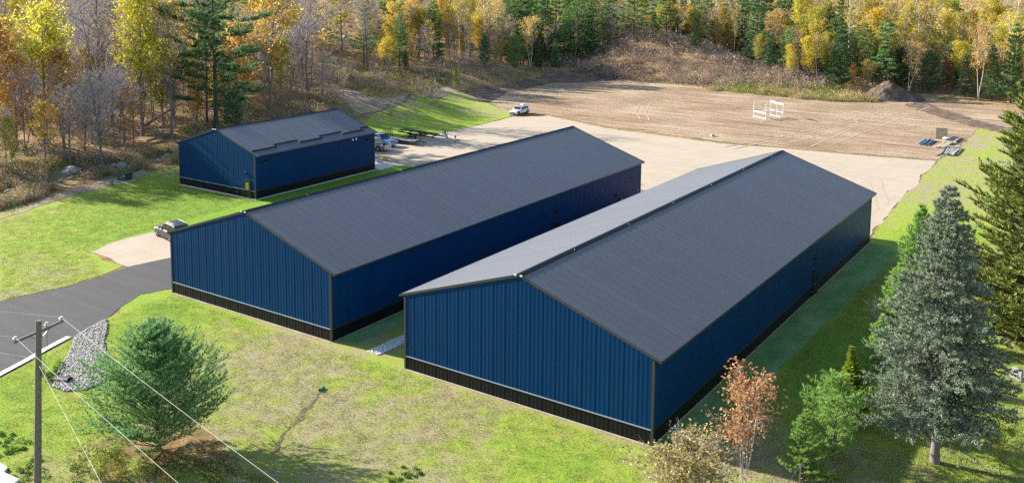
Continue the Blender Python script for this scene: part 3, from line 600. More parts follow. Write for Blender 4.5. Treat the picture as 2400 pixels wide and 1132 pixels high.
# long boat trailer
t = thing('boat_trailer', 'long black boat trailer with bunks and winch stand on the gravel lot', 'trailer', (-74.6, 70.4, 0), R(-5), 'trailers on the gravel lot')
f = MB()
for sg in (-1, 1): f.bar((-5.2, sg*.95, .70), (3.2, sg*.95, .62), .10, .18, 'black_metal').bar((3.2, sg*.95, .62), (6.2, 0, .58), .10, .16, 'aluminium')
for x in (-5.0, -3.2, -1.4, .5, 2.4): f.bar((x, -.95, .66), (x, .95, .66), .08, .12, 'grey_metal')
f.bar((5.6, 0, .58), (7.4, 0, .58), .12, .14, 'aluminium'); f.build('frame', t)
for sg in (-1, 1):
    MB().bar((-5.1, sg*.55, 1.02), (2.9, sg*.55, .92), .16, .14, 'black_plastic').build('bunk', t)
    b = MB()
    for x in (-4.6, -2.6, -.6, 1.4, 2.6): b.bar((x, sg*.55, .68), (x, sg*.55, .96), .06, .06, 'grey_metal')
    b.build('bunk_bracket', t)
    for x in (-2.0, -1.05): wheel(t, x, sg*1.18, .36, .22, sg)
    b = MB(); b.box(-2.55, -.5, sg*1.18-.14, sg*1.18+.14, .80, .84, 'black_metal').box(-2.62, -2.5, sg*1.18-.14, sg*1.18+.14, .55, .82, 'black_metal').box(-.55, -.43, sg*1.18-.14, sg*1.18+.14, .55, .82, 'black_metal'); b.build('mudguard', t)
    for i in range(3): MB().box(.1+i*.95, .55+i*.95, min(sg*1.0, sg*1.012), max(sg*1.0, sg*1.012), .56, .70, 'red_lens').build('reflector', t)
    MB().bar((-4.9, sg*.98, .78), (-4.9, sg*1.02, 2.0) if sg < 0 else (-4.9, sg*1.02, 1.0), .06, .06, 'grey_metal').build('guide_post', t)
b = MB(); b.bar((5.0, 0, .6), (4.6, 0, 1.75), .1, .1, 'black_metal').bar((5.4, 0, .6), (4.7, 0, 1.4), .08, .08, 'black_metal').tube([(4.55, -.2, 1.5), (4.55, .2, 1.5)], .14, 'grey_metal').box(4.3, 4.9, -.35, .35, 1.02, 1.08, 'grey_metal')
for sg in (-1, 1): b.bar((4.4, sg*.35, 1.05), (4.4, sg*.35, 1.9), .05, .05, 'black_metal').bar((4.9, sg*.35, 1.05), (4.9, sg*.35, 1.7), .05, .05, 'black_metal')
b.bar((4.4, -.35, 1.9), (4.4, .35, 1.9), .05, .05, 'black_metal'); b.build('winch_stand', t)
b = MB(); b.tube([(6.7, .14, .04), (6.7, .14, 1.25)], .05, 'black_metal').box(7.2, 7.55, -.08, .08, .54, .70, 'black_metal').box(6.6, 6.8, .06, .26, .9, 1.15, 'black_metal'); b.build('tongue_jack', t)

# white boat lift standing on the ploughed field
t = thing('boat_lift', 'white metal boat lift frame with four upright posts standing on the ploughed dirt', 'boat lift', (-36.25, 125.6, 0), R(-33)); t.scale = (.84, .84, .8)
a_, c_ = 2.15, 2.35
for sx in (-1, 1):
    for sy in (-1, 1): MB().tube([(sx*a_, sy*c_, 0), (sx*a_, sy*c_, 3.5 if sy > 0 else 3.9)], .065, 'white_paint', 8).build('post', t)
    for sy in (-1, 1): MB().tube([(sx*a_, sy*c_, 0), (sx*a_, sy*c_, .05)], .2, 'aluminium', 10).build('foot_pad', t)
for sy in (-1, 1):
    MB().box(-a_, a_, sy*c_-.07, sy*c_+.07, .28, .44, 'white_paint').build('bottom_rail', t)
    MB().box(-a_, a_, sy*c_-.06, sy*c_+.06, 1.45, 1.70, 'white_paint').build('cradle_beam', t)
MB().box(-a_-.1, a_+.1, c_-.1, c_+.1, 3.34, 3.62, 'white_paint').build('top_beam', t)
MB().box(-a_-.25, -a_+1.5, c_-.14, c_+.14, 3.62, 3.86, 'white_paint').build('winch_housing', t)
for x in (-.8, .75):
    MB().box(x-.13, x+.13, -c_, c_, 1.70, 1.84, 'white_paint').build('bunk', t); MB().tube([(x, 0, 1.84), (x, 0, 3.5)], .05, 'white_paint').build('guide_post', t)
MB().tube([(0, c_, .44), (0, c_, 3.2)], .05, 'white_paint').build('guide_post', t)
for sx in (-1, 1): MB().bar((sx*a_, -c_, .36), (sx*a_, c_, .36), .08, .1, 'aluminium').build('side_rail', t)

# ------------------------------------------------------------------ lumber and small yard things
rng = random.Random(4)
def boards(cx, cy, n, ln, wd, gap, ang, mats, lab, group, lift=0, lay=1):
    for l in range(lay):
        for i in range(n):
            m = mats[rng.randrange(len(mats))]; a = ang+rng.uniform(-.04, .04)
            o = MB().box(-ln/2*rng.uniform(.85, 1), ln/2, -wd/2, wd/2, 0, .12, m).build('plank')
            off = (i-(n-1)/2)*gap+rng.uniform(-.03, .03); o.rotation_euler = (0, 0, a)
            o.location = (cx-math.sin(ang)*off, cy+math.cos(ang)*off, .03+lift+l*.125+rng.uniform(0, .02)); props(o, lab, 'plank', group)
boards(-6.5, 115.7, 5, 6.6, .22, .42, R(90), ['grey_metal', 'aluminium', 'weathered_wood'], 'long pale board in the fanned row left of the lumber piles', 'pale boards of the left lumber row')
boards(-6.5, 115.4, 3, 5.6, .24, .62, R(91), ['blue_board'], 'blue painted board between pale ones in the left lumber row', 'blue boards of the left lumber row', .13)
boards(-3.6, 114.6, 4, 6.4, .30, .33, R(88), ['weathered_wood', 'new_wood'], 'grey board under the crossing plank in the middle lumber pile', 'grey boards of the middle lumber pile', 0, 2)
boards(-3.3, 120.7, 4, 5.2, .34, .36, R(86), ['dark_board', 'weathered_wood'], 'dark board at the back end of the middle lumber pile', 'dark boards of the middle lumber pile', 0, 2)
boards(-4.1, 116.9, 1, 3.6, .62, .3, R(-5), ['new_wood'], 'wide yellow plank lying across the middle lumber pile', None, .28)
boards(-2.4, 113.2, 2, 2.2, .5, .5, R(8), ['weathered_wood'], 'short weathered plank in front of the middle lumber pile', 'short planks of the middle lumber pile', .1)
boards(-1.9, 108.6, 6, 6.0, .24, .30, R(93), ['weathered_wood', 'aluminium', 'dark_board', 'weathered_wood'], 'board of the nearest lumber pile at the lawn edge', 'boards of the nearest lumber pile', 0, 2)
boards(-2.95, 106.1, 1, 3.8, .22, .3, R(88), ['weathered_wood'], 'single loose board lying left of the nearest lumber pile', None)
boards(-.75, 110.0, 1, 6.2, .15, .3, R(91), ['weathered_wood'], 'thin loose board lying on the grass right of the nearest lumber pile', None)
t = thing('plywood_sheet', 'tan plywood sheet standing upright behind the lumber piles', 'plywood', (-5.2, 121.0, 0), R(18), tilt=(R(-8), 0))
MB().box(-.9, .9, -.03, .03, 0, 1.75, 'new_wood').build('sheet', t); MB().box(-.94, .94, -.06, .06, 1.75, 1.82, 'pipe_edge').build('top_strip', t)
MB().bar((.6, .05, 1.2), (.6, 1.0, .02), .08, .06, 'weathered_wood').build('prop', t)
o = MB().loft([[(x, r_*math.cos(a)*.6, .28+r_*math.sin(a)*.5) for a in [i*.785 for i in range(8)]] for x, r_ in ((-.6, .2), (-.2, .5), (.3, .42), (.6, .1))], 'white_paint').build('tarp_bundle', smooth=True)
o.location = (-4.3, 120.2, .02); props(o, 'small crumpled white tarp beside the upright plywood sheet', 'tarp')
# concrete apron corner behind the small building, with a covered bundle on it
t = thing('concrete_slab', 'pale concrete slab at the back corner of the small building', 'slab', (-65.4, 49.7, 0), 0)
MB().box(-3.2, 1.6, -2.0, 1.6, -.05, .09, 'concrete').build('slab_top', t, .02); MB().box(-2.6, .9, 1.62, 1.9, -.05, .04, 'concrete').build('slab_lip', t)
o = MB().loft([[(x, r_*math.cos(a), .35+r_*math.sin(a)*.6) for a in [i*.785 for i in range(8)]] for x, r_ in ((-.7, .15), (-.4, .45), (.3, .5), (.6, .2))], 'yellow_cover').build('covered_bundle', smooth=True)
o.location = (-67.6, 52.9, .04); props(o, 'small yellow wrapped bundle near the concrete slab', 'bundle')
o = MB().loft([[(x, r_*math.cos(a), .2+r_*math.sin(a)*.5) for a in [i*.785 for i in range(8)]] for x, r_ in ((-1.4, .1), (-.8, .32), (.2, .3), (1.0, .36), (1.4, .1))], 'concrete').build('sandbag_row', smooth=True)
o.location = (-67.9, 51.4, .02); props(o, 'low pale sack lying by the yellow wrapped bundle', 'sack')
# green transformer box on its pad, and a marker post
t = thing('transformer_box', 'dark green electrical transformer box on a pad by the dirt track', 'transformer', ((-85.8,23.5)[0], (-85.8,23.5)[1], hz(*(-85.8,23.5))), R(12))
MB().box(-.95, .95, -.85, .85, -.25, .10, 'concrete').build('pad', t, .02); MB().box(-.72, .72, -.6, .62, .10, 1.02, 'transformer_green').build('cabinet', t, .03)
MB().box(-.76, .76, -.66, .66, 1.02, 1.09, 'transformer_green').build('lid', t, .02); MB().box(-.68, .68, -.625, -.60, .16, .96, 'transformer_green').build('door', t, .01); MB().box(-.05, .05, -.64, -.626, .5, .62, 'aluminium').build('latch', t)
MB().box(.3, .5, -.632, -.626, .65, .85, 'yellow_cover').build('warning_label', t)
t = thing('marker_post', 'short teal marker pipe standing in the grass near the transformer box', 'marker', (*(-84.3,20.7), hz(*(-84.3,20.7))))
MB().tube([(0, 0, -.2), (0, 0, .62)], .16, 'pipe_green', 10).build('pipe', t); MB().tube([(0, 0, .62), (0, 0, .7)], .19, 'pipe_green', 10).build('cap', t)
# drain pipe end and the washed-out rut below it
t = thing('drain_pipe', 'green plastic drain outlet poking out of the front lawn', 'drain pipe', (-20.86, -5.7, .06), R(-72)); t.scale = (.7, .7, .7)
MB().tube([(-.5, 0, 0), (.32, 0, .06)], .13, 'pipe_green', 14).build('pipe', t); MB().tube([(.2, 0, .05), (.32, 0, .062)], .17, 'pipe_green', 14).build('collar', t)
MB().tube([(.322, 0, .062), (.326, 0, .062)], .10, 'black_plastic', 14).build('mouth', t)
def ribbon(name, pts, wd, off, mat, jit=0, seed=0, ww=None):
    r_ = random.Random(seed); P = []
    for i in range(len(pts)-1):
        for k in range(6): P.append(Vector(pts[i]).lerp(Vector(pts[i+1]), k/6))
    P.append(Vector(pts[-1])); V = []; n = len(P)
    for i, p in enumerate(P):
        d = (P[min(i+1, n-1)]-P[max(i-1, 0)]).normalized(); s = Vector((-d.y, d.x)); t_ = i/(n-1)
        p = p+s*r_.uniform(-jit, jit); h_ = wd*(ww(t_) if ww else 1)*r_.uniform(1-jit, 1+jit)/2
        for q in (p-s*h_, p+s*h_): V.append((q.x, q.y, hz(q.x, q.y)+off))
    me = arrays_mesh(name, V, [(2*i, 2*i+2, 2*i+3, 2*i+1) for i in range(n-1)], np.full(n-1, 4), [mat])
    return props(link(name, me), kind='structure')
ribbon('erosion_rut', [(-20.7,-6.0), (-19.9,-7.5), (-19.5,-8.7), (-19.0,-9.8), (-18.6,-10.9), (-18.0,-11.9), (-17.3,-13.0)], .27, .012, 'soil_mat', .12, 2, lambda t: .5+.7*math.sin(t*5)**2)
ribbon('erosion_rut', [(-19.8,-8.0), (-19.0,-9.4), (-18.8,-10.5)], .22, .014, 'soil_mat', .2, 3)
for i, (pp, wd) in enumerate((([(-31.7,92.5), (-26.9,109.1), (-24.0,127.0), (-21.9,147.1)], .26), ([(-30.1,91.9), (-25.2,110.4), (-22.4,129.5), (-20.4,151.2)], .26), ([(-35.2,135.0), (-29.6,141.4), (-23.5,137.0), (-20.8,129.4), (-21.4,117.4), (-24.7,102.3)], .26),
        ([(-20.8,100.5), (-20.2,123.9), (-17.1,150.8)], .26), ([(-18.6,104.5), (-16.7,127.7), (-14.3,161.9)], .26), ([(-65.4,134.6), (-64.5,128.7), (-60.3,118.3), (-55.2,109.9)], .26), ([(-64.0,135.7), (-62.4,128.7), (-58.3,118.4), (-53.1,109.6)], .26), ([(-12.7,129.5), (-7.8,142.2), (-1.0,150.5)], .26), ([(-51.1,130.3), (-69.4,138.5), (-85.5,138.3)], .26))):
    ribbon('tyre_track', pp, wd, .05, 'track_pale', .1, i)
for i, (pp, wd) in enumerate((([(-72.0,85.4), (-63.0,92.1), (-53.2,92.8), (-37.2,88.4)], .35), ([(-68.8,82.2), (-61.0,90.3), (-51.4,91.0), (-35.6,86.5)], .35), ([(-20.1,89.6), (-12.8,89.9), (-6.3,82.4), (-2.1,68.3)], .35), ([(-19.5,86.9), (-13.2,87.0), (-7.1,80.0), (-2.6,65.4)], .35), ([(-69.4,64.7), (-70.3,77.0), (-69.7,88.8)], .35))):
    ribbon('tyre_track', pp, wd, .02, 'track_faint', .08, 20+i)
ribbon('concrete_curb', [(-42.6,-10.0), (-42.0,-11.7), (-41.0,-14.1), (-40.2,-16.3), (-38.6,-20.4)], .45, .05, 'concrete_bright')
slab_ = MB(); P_ = [(-29.9,-23.1), (-28.6,-22.4), (-27.7,-22.4), (-27.4,-22.8), (-26.0,-22.7), (-25.6,-23.5), (-27.0,-24.5)]
slab_.add([(x, y, .16) for x, y in P_]+[(x, y, -.2) for x, y in P_], [tuple(range(7)), tuple(range(13, 6, -1))]+[(i, i+7, (i+1) % 7+7, (i+1) % 7) for i in range(7)], 'concrete_bright')
props(slab_.build('concrete_apron', bevel=.03), kind='structure')

# stones: the rock chute by the drive, the short strip between the long buildings, boulders
nrng = np.random.default_rng(11)
def stone_mesh(name, mat, seed, sub=1):
    r_ = random.Random(seed); import bmesh
    bm = bmesh.new(); bmesh.ops.create_icosphere(bm, subdivisions=sub, radius=1); s = (r_.uniform(.8, 1.2), r_.uniform(.6, 1), r_.uniform(.5, .8))
    for v in bm.verts:
        k = r_.uniform(.78, 1.12); v.co = Vector((v.co.x*s[0]*k, v.co.y*s[1]*k, v.co.z*s[2]*k))
    me = bpy.data.meshes.new(name); bm.to_mesh(me); bm.free(); me.materials.append(MATS[mat]); return me
def stone_field(name, poly, n, r0, r1, mat, zoff, dip=None):
    """stones too many to count, as one mesh"""
    poly = np.array(poly, float); lo, hi = poly.min(0), poly.max(0); P = nrng.uniform(lo, hi, (n*4, 2)); P = P[_inside(P, poly)][:n]
    base = [stone_mesh('s', mat, k) for k in range(5)]; V = []; F = []; c = 0; z = height(P)
    vs_ = [np.array([v.co for v in m.vertices]) for m in base]; fs = [np.array([p.vertices[:] for p in m.polygons]) for m in base]
    for i, p in enumerate(P):
        k = i % 5; a = nrng.uniform(0, 6.28); r_ = nrng.uniform(r0, r1)*nrng.uniform(.7, 1.3); ca, sa = math.cos(a), math.sin(a)
        v = vs_[k]*r_; v = np.c_[v[:, 0]*ca-v[:, 1]*sa, v[:, 0]*sa+v[:, 1]*ca, v[:, 2]]
        V.append(v+[p[0], p[1], z[i]+zoff+nrng.uniform(-.3, .4)*r_]); F.append(fs[k]+c); c += len(v)
    F = np.concatenate(F); me = arrays_mesh(name, np.concatenate(V), F, np.full(len(F), 3), [mat])
    for m in base: bpy.data.meshes.remove(m)
    return props(link(name, me), kind='stuff')
CHUTE = [(-43.6,-6.3), (-41.8,-7.4), (-39.7,-9.0), (-36.7,-10.7), (-33.4,-12.5), (-33.3,-14.4), (-34.3,-15.3), (-35.6,-15.3), (-38.0,-13.4), (-39.3,-12.0), (-41.2,-10.5), (-42.2,-9.8), (-43.0,-8.1)]
sheet('rock_chute_bed', CHUTE, .015, 'stone_bed', .7, .12, seed=21)
stone_field('riprap_stones', CHUTE, 6500, .045, .10, 'riprap_stone', .06)
SWALE = [(-22.7, .7), (-21.6, .6), (-21.4, 22), (-22.5, 22)]
sheet('gravel_strip_bed', SWALE, .008, 'pale_stone', .8, .05, seed=23)
stone_field('gravel_strip', SWALE, 3600, .05, .09, 'pale_stone', .03)
t = thing('culvert', 'dark culvert mouth at the low end of the rock chute', 'culvert', (*(-35.8,-14.5), .0), R(20))
b = MB(); b.tube([(-.55, 0, -.05), (.55, 0, .0)], .36, 'black_plastic', 16); b.build('pipe', t)
MB().tube([(.552, 0, .0), (.556, 0, .0)], .30, 'pipe_inside', 16).build('mouth', t); MB().tube([(-.556, 0, -.05), (-.552, 0, -.05)], .30, 'pipe_inside', 16).build('mouth', t)
sheet('culvert_soil', [(-37.6,-14.7), (-38.1,-13.5), (-36.5,-13.5), (-34.7,-14.3), (-34.8,-15.3), (-35.7,-15.4)], .03, 'soil_mat', .4, .08, seed=22)
BM = [stone_mesh('boulder', 'boulder_stone', 50+k, 2) for k in range(4)]
def boulder(p, r_, label, group=None, k=0):
    o = link('boulder', BM[k % 4]); o.scale = (r_, r_, r_*.9); o.rotation_euler = (0, 0, k*1.7); o.location = (p[0], p[1], hz(*p)+r_*.25); props(o, label, 'boulder', group)
edge_b = [(((-93.9,21.2)), 1.0, 'big grey boulder in the heap beside the dirt track at left'), (((-94.0,21.9)), .75, 'rounded boulder at the right of the heap beside the dirt track'),
    (((-93.7,20.1)), .6, 'small boulder at the left of the heap beside the dirt track'), (((-94.9,21.3)), .6, 'boulder on top of the heap in the weeds'),
    (((-93.2,28.0)), .85, 'large pale boulder uphill of the green transformer box'), (((-94.1,27.3)), .55, 'smaller pale boulder left of the one above the transformer box'),
    (((-91.7,19.6)), .4, 'small stone on the lawn side of the boulder heap'), (((-92.9,33.6)), .45, 'pale stone in the weeds left of the small building'),
    (((-94.7,36.3)), .55, 'pair stone highest in the weeds left of the small building'), (((-94.3,35.2)), .4, 'middle stone in the weeds left of the small building'), (((-91.2,11.4)), .55, 'lone white stone at the far left weed edge'), (((-91.8,18.3)), .35, 'lowest small stone of the heap by the track'),
    (((-93.7,85.1)), .6, 'pale rock on the sandy track above the green bank'), (((-93.8,83.2)), .55, 'second pale rock lower on the sandy track'), (((-93.4,90.0)), .55, 'pale rock at the upper bend of the sandy track'), (((-93.6,87.6)), .4, 'small rock between two others on the sandy track'), (((-37.1,100.5)), .5, 'lone clod of earth on the ploughed field before the nearest building')]
for i, (p, r_, l) in enumerate(edge_b): boulder(p, r_, l, 'boulders along the clearing edge', i)
# heap of dark earth
def heap(name, cx, cy, rx, ry, h_, mat, seed, ang):
    n = 46; r_ = np.random.default_rng(seed); V = []; ph = r_.uniform(0, 6.28, 12)
    for j in range(n+1):
        for i in range(n+1):
            u, v = i/n*2-1, j/n*2-1; d = math.hypot(u, v); k = max(0, 1-d**1.3)
            z = h_*k*(1+.35*math.sin(3.1*u+ph[0]+2*math.sin(2*v+ph[1])))+h_*.22*k*abs(math.sin(7*u+4*v+ph[2]))-h_*.12*k*abs(math.sin(9*v-5*u+ph[3]))
            z += k**.4*(.10*math.sin(23*u+ph[4])*math.sin(19*v+ph[5])+.28*r_.uniform(-1, 1)*min(1, k*4))
            x = u*rx*math.cos(ang)-v*ry*math.sin(ang); y = u*rx*math.sin(ang)+v*ry*math.cos(ang)
            V.append((cx+x, cy+y, hz(cx+x, cy+y)+z-.1))
    F = [(j*(n+1)+i, j*(n+1)+i+1, (j+1)*(n+1)+i+1, (j+1)*(n+1)+i) for j in range(n) for i in range(n)]
    return link(name, arrays_mesh(name, V, F, np.full(len(F), 4), [mat]))
props(heap('dirt_pile', *(-22.9,168.3), 7.0, 4.2, 3.3, 'soil_mat', 5, .5), 'heap of freshly dumped dark earth at the end of the green brush bank', 'dirt pile')
for i, (p, r_) in enumerate((((-93.9,163.6), 3.2), ((-89.4,160.9), 2.6), ((-94.6,161.4), 2.0))):
    props(heap('dirt_pile', *p, r_*1.4, r_, 1.7-.3*i, 'soil_mat', 30+i, .5+i), ['grey dirt heap at the left foot of the brown mound', 'lower dirt heap touching the ploughed field by the brown mound', 'small dirt heap left of the brown mound on the bank'][i], 'dirt pile')

# utility pole and its lines
pb = Vector((-23.77, -23.0, -.3)); pt = Vector((-23.33, -22.67, 9.45))
t = thing('utility_pole', 'weathered wooden utility pole with one crossarm in the front lawn', 'utility pole', pb)
q = pt-pb; MB().tube([(0, 0, 0), q*.5, q], [.19, .165, .14], 'pole_wood', 14).build('pole', t)
arm = [Vector((-23.36, -23.95, 8.72))-pb, Vector((-23.30, -21.42, 9.05))-pb]
MB().bar(arm[0], arm[1], .11, .13, 'pole_wood').build('crossarm', t)
for k in (.28, .72):
    MB().bar(arm[0].lerp(arm[1], k)+Vector((.08, 0, -.03)), q*.90+Vector((.12, 0, 0)), .025, .035, 'grey_metal').build('brace', t)
INS = []
for k in (.03, .97, .66):
    p = arm[0].lerp(arm[1], k); h_ = .26 if k != .66 else .3
    i_ = MB().tube([p+Vector((0, 0, .06)), p+Vector((0, 0, .12))], .03, 'grey_metal').tube([p+Vector((0, 0, .12)), p+Vector((0, 0, .17)), p+Vector((0, 0, .21)), p+Vector((0, 0, h_))], [.06, .12, .075, .085], 'porcelain', 12).build('insulator', t)
    INS.append(pb+p+Vector((0, 0, .22)))
MB().tube([q*.70+Vector((.22, .12, 0)), q*.735+Vector((.22, .12, 0))], .08, 'grey_metal', 10).tube([q*.735+Vector((.22, .12, 0)), q*.76+Vector((.22, .12, 0))], .04, 'porcelain', 8).build('cutout_fuse', t)
MB().tube([q*.77+Vector((.22, .12, 0)), q*.84+Vector((.3, .3, 0)), arm[0].lerp(arm[1], .66)+Vector((0, 0, .2))], .012, 'black_plastic', 5).build('jumper_wire', t)
def wire(a, b, sag, label, group, r_=.009, mat='bright_wire'):
    a, b = Vector(a), Vector(b); n = 18
    o = MB().tube([a.lerp(b, i/n)-Vector((0, 0, sag*4*(i/n)*(1-i/n))) for i in range(n+1)], r_, mat, 6).build('power_line'); props(o, label, 'wire', group)
d1 = Vector((21.6, -4.2, 0)).normalized()*55; d2 = Vector((-42, -11.6, 0))
wire(INS[1], INS[1]+d1+Vector((0, 0, .3)), .6, 'upper power line running from the crossarm down across the conical pine', None)
wire(INS[0], INS[0]+d1+Vector((0, 0, .3)), .6, 'second power line from the near crossarm end over the lawn', None)
wire(INS[1], INS[1]+d2+Vector((0, 0, -.6)), .4, 'power line leaving the far crossarm end toward the road', None)
wire(INS[0], INS[0]+d2+Vector((0, 0, -.6)), .4, 'power line leaving the near crossarm end toward the road', None)
lp = pb+q*.765
wire(lp, lp+Vector((13.2, -4.74, 0)).normalized()*55, .35, 'lowest line leaving the pole below the crossarm', None)
wire(pb+q*.79, pb+q*.79+Vector((-42, -10.2, .6)), .3, 'lower line from the pole shaft toward the road', None, .010)

# headstone, chain link fence
t = thing('headstone', 'small grey headstone on the dry grass under the right hand conifers', 'headstone', (16.3, 22.5, 0), R(-35))
MB().box(-.5, .5, -.22, .22, -.1, .13, 'granite').build('base', t, .02)
MB().prism([(-.40, .13), (.40, .13), (.40, .68), (.25, .76), (0, .79), (-.25, .76), (-.40, .68)], -.09, .09, 'granite').build('stone', t, .015)
o = MB().tube([(0, 0, 0), (0, 0, .22), (0, 0, .3)], [.06, .1, .16], 'pinkish', 8).build('flower_pot'); o.location = (17.15, 22.3, 0); props(o, 'tiny pink flower pot beside the small headstone', 'flower pot')
t = thing('chain_link_fence', 'long grey chain link fence between the near building lawn and the conifers', 'fence', (8.5, 0, 0))
nf = 22
for i in range(nf+1):
    y = -3+i*3.0; MB().tube([(0, y, -.2), (0, y, 1.55)], .035, 'grey_metal', 8).build('post', t)
MB().tube([(0, -3, 1.5), (0, -3+nf*3, 1.5)], .022, 'grey_metal', 6).build('top_rail', t)
V = []; F = []
def strand(a, b):
    k = len(V); n = .006; V.extend([(0, a[0]-n, a[1]), (0, a[0]+n, a[1]), (0, b[0]+n, b[1]), (0, b[0]-n, b[1])]); F.append((k, k+1, k+2, k+3))
for i in range(int(nf*3/.16)):
    y = -3+i*.16; strand((y, .02), (y+1.5, 1.5)); strand((y+1.5, .02), (y, 1.5))
me = arrays_mesh('wire_mesh', V, F, np.full(len(F), 4), ['grey_metal']); props(link('wire_mesh', me, t), kind='stuff')

# ------------------------------------------------------------------ trees
def tubes(segs, mats, name, sides=3, parts=None):
    """tapered tubes from (p0, p1, r0, r1, sides)"""
    V = []; L_ = []; S = []; base = 0
    for sides in sorted({s[4] for s in segs}):
        q = [s for s in segs if s[4] == sides]; A = np.array([s[0] for s in q]); B = np.array([s[1] for s in q]); ra = np.array([s[2] for s in q]); rb = np.array([s[3] for s in q])
        d = B-A; d /= np.linalg.norm(d, axis=1)[:, None]+1e-9; h_ = np.where(np.abs(d[:, 2:3]) < .9, [[0, 0, 1.]], [[1., 0, 0]]); u = np.cross(d, h_); u /= np.linalg.norm(u, axis=1)[:, None]; v = np.cross(d, u)
        rows = []
        for (C, r_) in ((A, ra), (B, rb)):
            for k in range(sides):
                a = 2*math.pi*k/sides; rows.append(C+(u*math.cos(a)+v*math.sin(a))*r_[:, None])
        V.append(np.stack(rows, 1).reshape(-1, 3)); idx = base+np.arange(len(q))[:, None]*(2*sides)
        for k in range(sides):
            f = np.concatenate([idx+k, idx+(k+1) % sides, idx+sides+(k+1) % sides, idx+sides+k], 1); L_.append(f); S.append(np.full(len(f), 4))
        base += len(q)*2*sides
    return np.concatenate(V), np.concatenate(L_).ravel(), np.concatenate(S)
def unit(v): return v/(np.linalg.norm(v)+1e-9)
def rand_dirs(rng, n):
    v = rng.normal(size=(n, 3)); return v/np.linalg.norm(v, axis=1)[:, None]
def leaf_quads(rng, P, size, flat_=.0, asp=.62):
    n = len(P); a = rand_dirs(rng, n); a[:, 2] *= 1-flat_; a /= np.linalg.norm(a, axis=1)[:, None]; b = np.cross(a, rand_dirs(rng, n)); b /= np.linalg.norm(b, axis=1)[:, None]
    s = (size*rng.uniform(.6, 1.35, n))[:, None]
    V = np.stack([P-a*s*.5, P+b*s*asp*.5, P+a*s*.5, P-b*s*asp*.5], 1).reshape(-1, 3)
    return V, np.arange(4*n), np.full(n, 4)
def spikes(rng, P, D, ln, wd, k, cone):
    """needle tufts: k thin triangles per point fanning round D"""
    n = len(P); P = np.repeat(P, k, 0); D = np.repeat(D, k, 0)+rand_dirs(rng, n*k)*cone; D /= np.linalg.norm(D, axis=1)[:, None]
    s = np.cross(D, rand_dirs(rng, n*k)); s /= np.linalg.norm(s, axis=1)[:, None]; l_ = (ln*rng.uniform(.65, 1.25, n*k))[:, None]
    V = np.stack([P-s*wd, P+s*wd, P+D*l_], 1).reshape(-1, 3); return V, np.arange(3*n*k), np.full(n*k, 3)
def joined(parts):
    V = []; L_ = []; S = []; M_ = []; b = 0
    for (v, l, s), m in parts: V.append(v); L_.append(l+b); S.append(s); M_.append(np.full(len(s), m)); b += len(v)
    return np.concatenate(V), np.concatenate(L_), np.concatenate(S), np.concatenate(M_)
